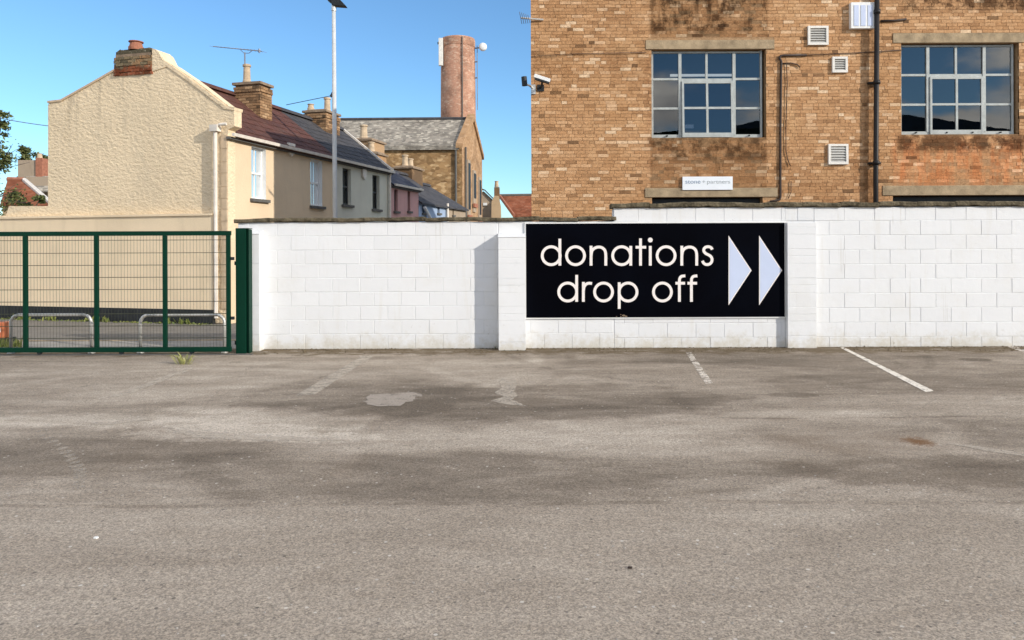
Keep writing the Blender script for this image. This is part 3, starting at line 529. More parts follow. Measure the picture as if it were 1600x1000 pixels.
bld = thing('brick_building', ((bx0 + bx1) / 2, BY + 3, 0), 'tall tan brick building with grey grid windows behind the white wall', 'building')
MBK = lambda x, d, z: Vector((x, BY + d, z))
m = MB(); wallmesh(m, MBK, bx0, bx1, 0, btop, [W1, W2, D1, D2], 0.20)
yb = BY + 9
bxb = bx0 + .45; m.poly([(bx0, BY, 0), (bxb, yb, 0), (bxb, yb, btop), (bx0, BY, btop)]); m.poly([(bx1, BY, 0), (bx1, yb, 0), (bx1, yb, btop), (bx1, BY, btop)]); m.poly([(bxb, yb, 0), (bx1, yb, 0), (bx1, yb, btop), (bxb, yb, btop)]); m.poly([(bx0, BY, btop), (bx1, BY, btop), (bx1, yb, btop), (bxb, yb, btop)])
m.build('wall', MAT['mortar'], bld)
# bricks
CRS, BL, BH_, JT = 0.0665, 0.210, 0.0595, 0.008
def brickmesh(L, Hh, D=0.05):
    m = MB(); m.box(-L / 2, L / 2, 0, D, -Hh / 2, Hh / 2); me = m.mesh('brick'); me.materials.append(MAT['brick'])
    a = me.attributes.new('tone', 'FLOAT', 'FACE'); return me
cand = []
BX_END = 12.6; zvis0, zvis1 = 2.12, 7.4
nrow = int((zvis1 - zvis0) / CRS)
blocks_ = [W1, W2, D1, D2] + LT
for j in range(nrow):
    z0 = zvis0 + j * CRS; z1 = z0 + BH_; zc = (z0 + z1) / 2
    x = bx0 - R.uniform(0.0, 0.20)
    while x < BX_END:
        L = BL if R.random() < 0.70 else 0.101
        a, b = x, x + L; x += L + JT
        segs = [(max(a, bx0), b)]
        for h in blocks_:
            if z1 > h[2] + .004 and z0 < h[3] - .004:
                ns = []
                for p, q in segs:
                    if q <= h[0] or p >= h[1]: ns.append((p, q)); continue
                    if p < h[0]: ns.append((p, h[0]))
                    if q > h[1]: ns.append((h[1], q))
                segs = ns
        for p, q in segs:
            if q - p > 0.025: cand.append((p, q, z0, z1))
def offs(p, q, z0, z1):
    xc, zc = (p + q) / 2, (z0 + z1) / 2
    rec = (W1[0] < xc < W1[1] and (LT[2][3] - .01 < zc < W1[2] or zc > LT[0][3])) or (xc > W2[0] and (LT[3][3] - .01 < zc < W2[2]) and xc < W2[1])
    return 0.002 if rec else 0.0065
full = [c for c in cand if abs(c[1] - c[0] - BL) < .001]
full.sort(key=lambda c: (Vector(((c[0] + c[1]) / 2, BY, c[2])) - Vector((2.0, BY, 3.9))).length)
near_ = set(full[:290]); bme = brickmesh(BL, BH_)
for c in near_:
    o = link('brick', bme, bld, ((c[0] + c[1]) / 2, BY - offs(*c) + R.uniform(-.003, .003), (c[2] + c[3]) / 2)); o.rotation_euler = (0, R.uniform(-.006, .006), R.uniform(-.008, .008))
m = MB(); tones = []
for c in cand:
    if c in near_: continue
    d = offs(*c) + R.uniform(-.003, .003); j1 = R.uniform(-.002, .002); m.box(c[0], c[1], BY - d, BY + .03, c[2] + j1, c[3] + j1); tones += [R.random()] * 6
me = m.mesh('brickwork', WL[bld.name]); me.materials.append(MAT['brick']); at = me.attributes.new('tone', 'FLOAT', 'FACE'); at.data.foreach_set('value', tones)
tag(link('brickwork', me, bld, WL[bld.name]), kind='stuff')
for h in LT:
    m = MB(); m.box(h[0], h[1], BY - .022, BY + .18, h[2] + .001, h[3] - .004); m.build('lintel', MAT['concrete'], bld, bevel=.006)
for h, zb in ((D1, D1[2]), (D2, D2[2])):
    m = MB(); m.box(h[0] + .02, h[1] - .02, BY + .14, BY + .17, h[2], h[3] - .02); m.build('ground_floor_window', MAT['dark'], bld)
# windows
def gridwindow(Wn, vx, hy, cas, px_c, tilt):
    x0, x1, z0, z1 = Wn; yf = BY + .085; tx = lambda q: pb(q, 150)[0]; tz = lambda q: pb(px_c, q)[1]
    m = MB(); bw = .040
    m.box(x0 + .012, x0 + .012 + bw, yf, yf + .05, z0, z1); m.box(x1 - .05 - bw, x1 - .05, yf, yf + .05, z0, z1)
    xa, xb = x0 + .012 + bw, x1 - .05 - bw
    m.box(xa, xb, yf + .001, yf + .049, z1 - .055, z1 - .02); m.box(xa, xb, yf + .001, yf + .049, z0 + .002, z0 + .075)
    cx0, cx1, cz1, cz0 = tx(cas[0]), tx(cas[1]), tz(cas[2]), tz(cas[3]); V = [tx(q) for q in vx]; Hh = [tz(q) for q in hy]; zt, zbm = z1 - .055, z0 + .075
    for q in (V[0], V[2]): m.box(q - .03, q + .03, yf - .008, yf + .045, zbm - .01, zt)
    m.box(V[1] - .022, V[1] + .022, yf + .002, yf + .045, cz1, zt)
    for a, b in ((xa, V[0] - .03), (V[2] + .03, xb)):
        for z in Hh: m.box(a, b, yf + .003, yf + .044, z - .022, z + .022)
    m.box(V[0] + .03, V[2] - .03, yf + .003, yf + .044, cz1 - .025, cz1 + .025)
    win = m.build('window', MAT['steel'], bld)
    # opening light in the middle
    m = MB(); yc = yf - .028; a, b = V[0] + .034, V[2] - .034; c, d = z0 + .012, cz1 - .03; e = .04
    sh = lambda x, y, z: Vector((x, y - tilt * (d - z), z))
    m.box(a, a + e, yc, yc + .045, c, d, sh); m.box(b - e, b, yc, yc + .045, c, d, sh); m.box(a + e, b - e, yc + .001, yc + .044, c, c + .09, sh); m.box(a + e, b - e, yc + .001, yc + .044, d - .05, d, sh)
    m.box(V[1] - .022, V[1] + .022, yc + .002, yc + .043, c + .09, d - .05, sh)
    m.box(a + e, V[1] - .022, yc + .003, yc + .042, Hh[1] - .022, Hh[1] + .022, sh); m.box(V[1] + .022, b - e, yc + .003, yc + .042, Hh[1] - .022, Hh[1] + .022, sh); m.build('casement', MAT['steel'], win)
    def pane(p, q, r, s, y, t=0.0, dd=0):
        w = R.uniform(-.0035, .0035); u = R.uniform(-.0035, .0035); mm = MB()
        ys = [y - t * (dd - r), y - t * (dd - r), y - t * (dd - s), y - t * (dd - s)] if t else [y] * 4
        mm.poly([(p, ys[0] + w * (q - p), r), (q, ys[1], r), (q, ys[2] + u * (s - r), s), (p, ys[3] + w * (q - p) + u * (s - r), s)]); mm.build('glass_pane', MAT['glass'], win, recalc=False)
    zs = [zbm, Hh[1], Hh[0], zt]
    for p, q in ((xa, V[0]), (V[2], xb)):
        for r, s in zip(zs[:-1], zs[1:]): pane(p, q, r, s, yf + .025)
    pane(V[0], V[1], cz1, zt, yf + .025); pane(V[1], V[2], cz1, zt, yf + .025)
    for p, q in ((a + e, V[1]), (V[1], b - e)):
        pane(p, q, c + .09, Hh[1], yc + .022, tilt, d); pane(p, q, Hh[1], d - .05, yc + .022, tilt, d)
    m = MB()
    for k, fx in enumerate((.14, .40, .62, .86)): m.box(x0 + (x1 - x0) * fx - .012, x0 + (x1 - x0) * fx + .012, yf - .045, yf - .001 - (.027 if k in (1, 2) else 0), z0 + .035, z0 + .06)
    m.build('catch', MAT['dark'], win)
    m = MB(); m.box(x0 + .002, x1 - .002, BY + .002, BY + .26, z0 - .045, z0 - .001); m.build('sill', MAT['sill'], win)
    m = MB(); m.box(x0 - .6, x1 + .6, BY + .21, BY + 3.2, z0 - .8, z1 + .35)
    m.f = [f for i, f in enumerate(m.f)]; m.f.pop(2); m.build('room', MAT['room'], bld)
    return win, yf
w1, yf = gridwindow(W1, (1064, 1106, 1149), (122, 168), (1064, 1149, 123, 212), 1106, 0.035)
w2, _ = gridwindow(W2, (1453.5, 1498, 1542), (115.5, 162), (1453, 1542, 116, 207), 1500, 0.0)
# dark backing sheets added behind both windows in place of the rooms' own shade
for Wn, hh in ((W1, 0.52), (W2, 1.0)):
    m = MB(); m.box(Wn[0] - .05, Wn[1] + .05, BY + .42, BY + .44, Wn[2] + (0.0 if hh == 1 else 0.25), Wn[3] + .1); m.build('window_backing', MAT['backing'], bld)
m = MB(); a = PY(1047, 118, BY + .3); b = PY(1145, 117, BY + .3); m.box(a.x, b.x, BY + .27, BY + .31, a.z - .022, a.z + .022); m.build('tube_light', MAT['tube'], bld)
a = PY(1070, 195, yf); b = PY(1083, 201, yf); m = MB(); m.box(a.x, b.x, yf - .032, yf - .030, b.z, a.z); m.build('paper_notice', MAT['upvc'], bld)
# vents
def vent(px0, py0, px1, py1, n, name='vent'):
    a = PY(px0, py0, BY); b = PY(px1, py1, BY); m = MB(); x0, x1, z0, z1 = a.x, b.x, b.z, a.z; e = .045; y0, y1 = BY - .055, BY - .004
    m.box(x0, x1, y0, y1, z1 - e, z1); m.box(x0, x1, y0, y1, z0, z0 + e); m.box(x0, x0 + e, y0 + .001, y1, z0 + e, z1 - e); m.box(x1 - e, x1, y0 + .001, y1, z0 + e, z1 - e)
    m.box(x0 + e, x1 - e, y1 - .012, y1 - .006, z0 + e, z1 - e); v = m.build(name, MAT['ventw'], bld)
    hgt = (z1 - z0 - 2 * e) / n; s = MB(); s.hexa([(x0 + e, y0 + .006, 0), (x1 - e, y0 + .006, 0), (x1 - e, y0 + .012, 0), (x0 + e, y0 + .012, 0), (x0 + e, y1 - .016, hgt * .9), (x1 - e, y1 - .016, hgt * .9), (x1 - e, y1 - .012, hgt * .9), (x0 + e, y1 - .012, hgt * .9)])
    o_ = Vector((x0, y0, 0)); me = s.mesh('slat', o_); me.materials.append(MAT['slat'])
    for k in range(n): link('slat', me, v, (x0, y0, z0 + e + k * hgt))
vent(1261, 41.5, 1293, 71, 6); vent(1299, 89.5, 1323, 114, 5); vent(1293, 225.5, 1324, 257, 6)
a = PY(1326, 6, BY); b = PY(1364.5, 46.5, BY); m = MB(); m.box(a.x, b.x, BY - .10, BY - .004, b.z, a.z); vc = m.build('extractor_cover', MAT['upvc'], bld, bevel=.008)
w_ = (b.x - a.x); m = MB()
for k in range(3):
    xx = a.x + w_ * (.12 + .28 * k); m.box(xx, xx + w_ * .19, BY - .108, BY - .1015, b.z + .05, a.z - .06)
m.build('louvre_strip', MAT['arrow'], vc)
# pipes and cables
m = MB(); a = PY(1371.5, -40, BY - .13); b = PY(1369, 330, BY - .13); m.tube([(b.x, BY - .12, 0.3), (b.x, BY - .12, 3.0), (a.x, BY - .12, 7.6)], .048, 12)
for z in (3.3, 4.9, 6.3):
    m.tube([(b.x + (a.x - b.x) * (z - 2.4) / 5, BY - .12, z - .04), (b.x + (a.x - b.x) * (z - 2.4) / 5, BY - .12, z + .04)], .064, 12); m.box(b.x - .11, b.x + .12, BY - .09, BY - .004, z - .02, z + .02)
dp = m.build('downpipe', MAT['pipe'], bld, smooth=True)
def cable(pts, r, off=.03, name='cable'):
    m = MB(); m.tube([PY(x, y, BY - off) for x, y in pts], r, 7); return m.build(name, MAT['cable'], bld, smooth=True)
cable([(1203, 315), (1212, 313.5), (1218, 312), (1219.5, 308), (1219.5, 200), (1220.5, 110), (1221, 96), (1218, 91), (1220, 87), (1224, 86.5), (1260, 86)], .022)
cable([(1221, 99), (1236, 98.5), (1246, 101), (1250, 105)], .012); cable([(1229, 101), (1230, 130), (1228, 200), (1228, 235), (1231, 250), (1235, 259)], .008)
cable([(1260, 86), (1330, 83), (1410, 78)], .008); cable([(1236, 283), (1236, 300), (1231, 311)], .007); cable([(1376, 33), (1400, 32), (1416, 30)], .022)
cable([(830, 88), (900, 84), (1010, 82)], .006)

# name plate on the building
a = PY(1066.5, 276, BY - .05); b = PY(1145, 296.5, BY - .05)
npl = thing('name_plate', ((a.x + b.x) / 2, BY - .05, b.z), 'small white plate with grey blue lettering below the left grid window', 'sign')
m = MB(); m.box(a.x, b.x, BY - .048, BY - .018, b.z, a.z); m.build('plate', MAT['plate'], npl, bevel=.003)
def text(s, px, py, hpx, wpx, mat, Y, parent):
    cu = bpy.data.curves.new('text', 'FONT'); cu.body = s; cu.size = 1; cu.extrude = 0.01; ob = bpy.data.objects.new('tmp', cu); COL.objects.link(ob)
    dg = bpy.context.evaluated_depsgraph_get(); me = bpy.data.meshes.new_from_object(ob.evaluated_get(dg)); bpy.data.objects.remove(ob)
    xs = [v.co.x for v in me.vertices]; p = PY(px, py, Y); sx_ = wpx * Y / F / (max(xs) - min(xs)); sz = hpx * Y / F / 0.7
    for v in me.vertices: v.co = Vector(((v.co.x - min(xs)) * sx_ + p.x, Y - v.co.z * .15, v.co.y * sz + p.z)) - WL[parent.name]
    me.name = 'lettering'; me.materials.clear(); me.materials.append(mat); return link('lettering', me, parent, WL[parent.name])
text('stone', 1071, 286.8, 6.6, 23.5, MAT['inkblue'], BY - .0505, npl); text('+', 1097.5, 286.6, 6, 4.5, MAT['inkgrey'], BY - .0505, npl); text('partners', 1105, 286.8, 6.4, 36, MAT['inkgrey'], BY - .0505, npl)

# ------------------------------------------------------------------ cameras and aerial on the building corner
ct = thing('security_camera', PY(848, 130, BY), 'white bullet security camera on the brick corner', 'camera')
def orbox(mb, c, ax, hl, hw, hh):
    ax = Vector(ax).normalized(); sd = ax.cross(Vector((0, 0, 1))).normalized(); up = sd.cross(ax); c = Vector(c)
    mb.hexa([c + ax * i * hl + sd * j * hw + up * k * hh for k in (-1, 1) for i, j in ((-1, -1), (1, -1), (1, 1), (-1, 1))])
c = PY(847, 122.5, BY - .28); ax = PY(859, 125.5, BY - .28) - PY(836, 118, BY - .28); m = MB(); orbox(m, c, ax, .165, .05, .035); hs = m.build('housing', MAT['upvc'], ct, bevel=.008)
m = MB(); orbox(m, c + Vector((0, 0, -.052)), ax, .15, .045, .014); m.build('lens_body', MAT['dark'], ct)
m = MB(); m.tube([c + Vector((0, .02, -.05)), c + Vector((.0, .10, -.12)), c + Vector((-.03, .27, -.13))], .022, 8); m.box(c.x - .09, c.x + .05, BY - .03, BY - .014, c.z - .2, c.z - .07); m.build('bracket', MAT['dark'], ct)
ct = thing('security_camera', PY(822, 130, BY), 'black security camera sticking out left of the brick corner', 'camera')
c = PY(819.5, 127, BY - .1); m = MB(); m.tube([c + Vector((-.01, 0, .09)), c + Vector((.005, 0, -.09))], .055, 14); m.build('housing', MAT['dark'], ct, bevel=.0)
m = MB(); m.tube([c + Vector((.03, 0, -.06)), c + Vector((.10, .02, -.08)), Vector((bx0 + .03, BY - .016, c.z - .12))], .022, 8); m.box(bx0 + .001, bx0 + .09, BY - .03, BY - .014, c.z - .24, c.z - .05); m.build('bracket', MAT['galv'], ct)
ae = thing('tv_aerial', PY(830, 32, BY), 'small wall aerial poking out near the top of the brick corner', 'aerial')
m = MB(); p0 = PY(849, 31, BY - .03); p1 = PY(814, 28, BY - .1); m.tube([p0, p1], .018, 7); m.build('arm', MAT['galv'], ae)
m = MB()
for k in range(5):
    q = PY(814 + k * 3.2, 28 + k * .4, BY - .1); m.tube([q + Vector((-.03, -.10, .09 - k * .01)), q + Vector((.02, .10, -.09 + k * .01))], .006, 5)
m.build('dipole', MAT['alu'], ae)

# ------------------------------------------------------------------ terrace houses
def sash(house, s0, s1, z0, z1, frame, revmat, depth=.16, rail=True, sillc='sill'):
    m = MB(); reveals(m, H, s0, s1, z0, z1, depth); rv = m.build('window', revmat, house)
    m = MB(); e = .055; w0, w1 = depth - .05, depth - .005
    m.box(s0 + .001, s0 + e, w0, w1, z0 + .001, z1 - .001, H); m.box(s1 - e, s1 - .001, w0, w1, z0 + .001, z1 - .001, H); m.box(s0 + e, s1 - e, w0 + .001, w1, z0 + .001, z0 + e, H); m.box(s0 + e, s1 - e, w0 + .001, w1, z1 - e, z1 - .001, H)
    if rail:
        zm = (z0 + z1) / 2; m.box(s0 + e, s1 - e, w0 - .012, w1, zm - .025, zm + .025, H); sm = (s0 + s1) / 2; m.box(sm - .012, sm + .012, w0 + .004, w1, z0 + e, zm - .025, H); m.box(sm - .012, sm + .012, w0 + .004, w1, zm + .025, z1 - e, H)
    m.build('frame', frame, rv)
    m = MB(); m.poly([H(s0 + .01, depth - .02, z0 + .01), H(s1 - .01, depth - .02, z0 + .01), H(s1 - .01, depth - .02, z1 - .01), H(s0 + .01, depth - .02, z1 - .01)]); m.build('pane', MAT['glass'], rv)
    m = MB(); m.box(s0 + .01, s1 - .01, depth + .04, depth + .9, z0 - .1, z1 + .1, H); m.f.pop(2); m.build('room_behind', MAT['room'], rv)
    m = MB(); m.box(s0 - .07, s1 + .09, -.075, depth - .055, z0 - .075, z0 - .001, H); m.build('sill', MAT[sillc], rv)
def chimney_stack(parent, s0, s1, w0, w1, z0, z1, pots, bricks=True, mat='chimbrick', cap=.14, potm='buffpot', worn=False):
    m = MB(); m.box(s0 + .03, s1 - .03, w0 + .03, w1 - .03, z0, z1 - cap, H); ch = m.build('chimney', MAT['redmortar'] if bricks else MAT[mat], parent)
    if bricks:
        n = int((z1 - cap - z0) / .075)
        def lay(p0, p1, nrm_w, zt, flip, over):
            d = p1 - p0; L = d.length; d.normalize(); k = 0; x = -.11 if flip else 0
            while x < L - .03:
                a = max(0, x); b = min(L, x + .215); x += .225
                if b - a < .05: continue
                q = [p0 + d * a, p0 + d * b]; mb = MB(); iv = nrm_w * .04; ov = nrm_w * (-over + R.uniform(-.004, .004))
                jt = nrm_w * R.uniform(-.022, .012) + Vector((0, 0, R.uniform(-.010, .006))) if worn else Vector((0, 0, 0)); r0 = [q[0] + ov + jt, q[1] + ov + jt * R.uniform(.3, 1.2), q[1] + iv, q[0] + iv] if worn else [q[0] + ov, q[1] + ov, q[1] + iv, q[0] + iv]; mb.hexa([r + Vector((0, 0, zt)) for r in r0] + [r + Vector((0, 0, zt + .065)) for r in r0]); o = mb.build('brick', MAT[mat], ch)
                at = o.data.attributes.new('tone', 'FLOAT', 'FACE'); at.data.foreach_set('value', [R.random()] * 6)
        for j in range(n):
            zt = z0 + j * .075
            over = -.006 * max(0, j - n + 4) if worn else (.03 if j >= n - 2 else 0.0)
            lay(H(s0, w0, 0), H(s0, w1, 0), HA, zt, j % 2, over); lay(H(s0, w0, 0), H(s1, w0, 0), HB, zt, (j + 1) % 2, over); lay(H(s1, w0, 0), H(s1, w1, 0), -HA, zt, j % 2, over)
    m = MB(); c_ = -.035 if worn else .04; m.box(s0 - c_, s1 + c_, w0 - c_, w1 + c_, z1 - cap + .0005, z1 - cap + .07, H); m.hexa([*[H(a_, b_, z_) for z_, g_ in ((z1 - cap + .072, .06 if worn else 0), (z1, .16 if worn else .1)) for a_, b_ in ((s0 + g_, w0 + g_), (s1 - g_, w0 + g_), (s1 - g_, w1 - g_), (s0 + g_, w1 - g_))]]); m.build('chimney_cap', MAT['oldbrick' if worn else 'redmortar'], ch)
    for sp_, wp, h, r in pots:
        m = MB(); m.lathe([(r * 1.15, -.02), (r * 1.15, .06), (r, .08), (r * .88, h * .85), (r * 1.12, h * .87), (r * 1.12, h * .97), (r * .8, h), (r * .8, h - .1)], H(sp_, wp, z1), 14); m.build('chimney_pot', MAT[potm], ch, smooth=False)
    return ch
def tiled_roof(parent, s0, s1, eave, ridge, w_r, mat, tw=.30, gauge=.28, over=.14, tiles=True, back=3.0):
    th = .07; m = MB(); sl = (ridge - eave) / w_r
    e0 = eave - over * sl
    m.hexa([H(s0, -over, e0 - th), H(s1, -over, e0 - th), H(s1, w_r, ridge - th), H(s0, w_r, ridge - th), H(s0, -over, e0), H(s1, -over, e0), H(s1, w_r, ridge), H(s0, w_r, ridge)])
    m.hexa([H(s0, w_r + .001, ridge - th), H(s1, w_r + .001, ridge - th), H(s1, w_r + back, ridge - back * sl - th), H(s0, w_r + back, ridge - back * sl - th), H(s0, w_r + .001, ridge), H(s1, w_r + .001, ridge), H(s1, w_r + back, ridge - back * sl), H(s0, w_r + back, ridge - back * sl)])
    rf = m.build('roof', MAT[mat], parent)
    if tiles:
        L = math.hypot(w_r + over, ridge - e0); dn = Vector(HB * (w_r + over) + Vector((0, 0, ridge - e0))) / L; nr = HA.cross(dn); nr = nr if nr.z > 0 else -nr
        n = int(L / gauge) + 1; ns = int((s1 - s0) / tw); tw = (s1 - s0) / ns; mm = MB()
        P = lambda a, b, c: HA * a + dn * b + nr * c
        mm.hexa([P(.004, 0, .014), P(tw - .004, 0, .014), P(tw - .004, gauge * 1.1, .003), P(.004, gauge * 1.1, .003), P(.003, 0, .024), P(tw - .003, 0, .024), P(tw - .004, gauge * 1.1, .012), P(.004, gauge * 1.1, .012)])
        me = mm.mesh('roof_tile'); me.materials.append(MAT[mat])
        for j in range(n - 1):
            for i in range(ns):
                o = link('roof_tile', me, rf, H(s0 + i * tw, -over, e0) + dn * (j * gauge) + nr * R.uniform(0, .006)); 
    m = MB(); k = int((s1 - s0) / .45)
    for i in range(k):
        a = s0 + (s1 - s0) * i / k; b = s0 + (s1 - s0) * (i + 1) / k - .01
        m.prism([H(a, w_r - .13, ridge - .03), H(a, w_r - .08, ridge + .06), H(a, w_r, ridge + .10), H(a, w_r + .08, ridge + .06), H(a, w_r + .13, ridge - .03)], HA * (b - a))
    m.build('ridge', MAT[mat], rf); return rf
def gutter(parent, s0, s1, z, mat='gutter', over=.14):
    m = MB(); m.prism([H(s0, -over - .09, z + .03), H(s0, -over - .075, z - .04), H(s0, -over - .02, z - .04), H(s0, -over + .0, z + .03)], HA * (s1 - s0)); m.build('gutter', MAT[mat], parent)
    m = MB(); m.box(s0, s1, -over + .03, -.004, z - .10, z - .045, H); m.build('soffit', MAT['sill'], parent)
def pv(px, pt, pbm): a = PF(px, pt); b = PF(px, pbm); return a[0], b[1], a[1]
EZ = PF(400, 214)[1]; RZ, RW = 5.83, 1.82
sB = PF(521, 300)[0]; sC = PF(608, 300)[0]; sD = PF(654, 320)[0]; sE = PF(697.5, 330)[0]; sF = PF(721, 330)[0]
cream = thing('cream_house', H(2.5, 2.4, 0), 'cream end terrace house with roughcast gable and red brown roof behind the green gate', 'house')
# gable
go = [(356, 505), (356, 203), (366, 197), (366, 172), (350, 160), (328, 143), (300, 122), (272, 103), (258, 95), (251, 86), (178, 108), (140, 131), (97, 155), (88, 156), (77, 158), (75, 165), (75, 322), (14, 322), (9, 337), (-70, 337), (-70, 505)]
ring = [PGB(*q) for q in go]
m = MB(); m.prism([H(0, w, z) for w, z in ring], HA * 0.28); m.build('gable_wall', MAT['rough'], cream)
bw0 = PGB(337, 400)[0]; bw1 = PGB(-70, 400)[0]
def strip(px_pts, wid, lift, mat, name, parent, thick=.05):
    m = MB()
    for (x0, y0), (x1, y1) in zip(px_pts[:-1], px_pts[1:]):
        a = PGB(x0, y0); b = PGB(x1, y1); d = Vector((b[0] - a[0], b[1] - a[1])).normalized(); n = Vector((-d.y, d.x)); n = n if n.y > 0 else -n
        p = [(a[0], a[1]), (b[0], b[1]), (b[0] + n.x * wid, b[1] + n.y * wid), (a[0] + n.x * wid, a[1] + n.y * wid)]
        m.prism([H(-lift, w, z) for w, z in p], HA * (thick + lift + .25))
    return m.build(name, mat, parent)
strip([(252, 97), (300, 131), (350, 169)], .075, .022, MAT['rough'], 'parapet_coping', cream); strip([(97, 158), (140, 134), (180, 111)], .05, .025, MAT['quoin'], 'parapet_coping', cream); strip([(350, 170), (366.5, 172.5)], .07, .02, MAT['rough'], 'kneeler', cream); strip([(75, 161), (97, 158.5)], .05, .025, MAT['quoin'], 'kneeler', cream)
# lower cream boundary wall running on to the left
zb = PGB(200, 336)[1]
bwall = thing('cream_boundary_wall', H(-.1, (bw0 + bw1) / 2, 0), 'smooth cream street wall with black painted foot below the roughcast gable', 'wall')
m = MB(); m.box(-.10, -.012, bw0, bw1 + 6, .24, zb - .05, H); m.build('wall', MAT['smooth'], bwall)
m = MB(); m.box(-.135, -.012, bw0, bw1 + 6, zb - .048, zb, H); m.build('cap', MAT['smooth'], bwall)
m = MB(); m.box(-.125, -.012, bw0, bw1 + 6, -.1, .238, H); m.build('plinth', MAT['black'], bwall)
# corner: downpipe, quoin strip
a = PGB(341, 400)[0]; zt = PGB(341, 205)[1]
m = MB(); m.tube([H(-.09, a, .05), H(-.09, a, zt - .25), H(-.09, a, zt)], .045, 10); m.box(-.17, -.01, a - .10, a + .10, zt - .02, zt + .13, H); m.tube([H(-.1, a, zt + .1), H(-.12, a - .15, zt + .13), H(-.1, a - .3, zt + .14)], .035, 8); m.build('downpipe', MAT['gutter'], cream)
q0, q1 = 0.004, PGB(346.5, 400)[0]; m = MB(); z = .26; k = 0
while z < EZ - .2:
    h = R.uniform(.24, .34); m.box(-.022 - R.uniform(0, .006), -.002, q0, q1 - (0 if k % 2 else .015), z, min(z + h - .008, EZ - .1), H); z += h; k += 1
m.build('quoin', MAT['quoin'], cream, bevel=.005)
# facade
w1a = (PF(393, 270)[0], PF(415.5, 270)[0], PF(403, 311)[1], PF(403, 230.5)[1]); w2a = (PF(485.5, 290)[0], PF(503.5, 290)[0], PF(494, 322)[1], PF(494, 250)[1])
m = MB(); wallmesh(m, H, .28, sB, -.1, EZ, [w1a, w2a], .1, False); m.poly([H(0, -.0005, -.1), H(.2805, -.0005, -.1), H(.2805, -.0005, EZ), H(0, -.0005, EZ)]); m.build('front_wall', MAT['facade'], cream)
m = MB(); m.box(.285, sB - .005, .95, 4.3, -.1, EZ + .2, H); m.build('rear_body', MAT['smooth'], cream)
sash(cream, *w1a, MAT['upvc'], MAT['upvc']); sash(cream, *w2a, MAT['upvc'], MAT['upvc'])
tiled_roof(cream, .285, sB + .0, EZ, RZ, RW, 'tile', back=2.9); gutter(cream, -.05, sB - .002, EZ - .11)
def alarm(parent, px0, px1, y0, y1):
    a = PF(px0, (y0 + y1) / 2)[0]; b = PF(px1, (y0 + y1) / 2)[0]; pm = (px0 + px1) / 2; z0 = PF(pm, y1)[1]; z1 = PF(pm, y0)[1]; mid = (a + b) / 2
    m = MB(); m.prism([H(a, -.07, z1), H(b, -.07, z1), H(b, -.07, z0 + .12), H(mid, -.07, z0), H(a, -.07, z0 + .12)], HB * .066); m.build('alarm_box', MAT['gutter'], parent, bevel=.006)
alarm(cream, 448, 458, 224, 245)
ch1a = PGB(238, 100)[0]; ch1b = PGB(179, 100)[0]; zc0 = PGB(210, 117)[1]; zc1 = PGB(210, 77)[1]
FIRST = chimney_stack(cream, -.03, .52, ch1a, ch1b, zc0, zc1 + .05, [(.2, PGB(203, 80)[0], .2, .15)], potm='terracotta', cap=.15, mat='oldbrick', worn=True)
for k in range(16):
    m = MB(); p = H(R.uniform(0.05, .45), ch1b - .05 - R.random() * (ch1b - ch1a - .1), zc1 - .03 - .02 * (k % 4)); bm = bmesh.new(); bmesh.ops.create_icosphere(bm, subdivisions=1, radius=R.uniform(.06, .12))
    m.v = [p + v.co * R.uniform(.75, 1.15) for v in bm.verts]; bm.verts.index_update(); m.f = [[v.index for v in f.verts] for f in bm.faces]; bm.free(); m.build('mortar_lump', MAT['oldbrick'], FIRST)
m = MB(); sh = [PGB(*q) for q in [(238.5, 112), (262, 104), (255, 94), (249, 82), (243, 77), (238.5, 76)]]; m.prism([H(-.02, w, z) for w, z in sh], HA * .5); m.build('chimney_haunch', MAT['rough'], cream)
def ridge_s(px, w=RW):                                               # along-distance of a pixel column on the ridge plane
    return PF(px, 200, w)[0]
c2s0, c2s1 = ridge_s(392, 1.2), ridge_s(430, 1.55); zt = PF(415, 138, 1.4)[1]
chimney_stack(cream, c2s0 + .05, c2s0 + .62, .95, 1.75, 4.75, zt, [(c2s0 + .30, 1.52, .52, .10)], cap=.10)
mb2 = ridge_s(383); ta = thing('tv_aerial', H(mb2, RW, RZ + .05), 'tall thin television aerial on a pole above the red brown roof', 'aerial')
p0 = H(mb2, RW, RZ - .02); top = H(mb2, RW, 0); rr = ray(383, 82); d_ = top.y; top.z = CAMZ + rr.z * d_
m = MB(); m.tube([p0, top], .022, 8); m.build('mast', MAT['alu'], ta)
A = PY(333, 72.5, d_ - .3); B = PY(409, 80, d_ + .1); m = MB(); m.tube([A, B], .013, 6); m.tube([PY(376, 78, d_), PY(381, 83, d_), PY(389, 83, d_), PY(394, 79, d_)], .010, 6); m.build('boom', MAT['alu'], ta)
m = MB()
for k in range(15):
    q = A.lerp(B, k / 14); hl = .05 + .012 * k; m.tube([q + Vector((-.12, -hl, 0)) * .7, q + Vector((.12, hl, 0)) * .7], .005, 5)
q = A.lerp(B, .95); m.tube([q + Vector((0, 0, -.05)), q + Vector((0, 0, .06))], .03, 6); m.build('element', MAT['alu'], ta)

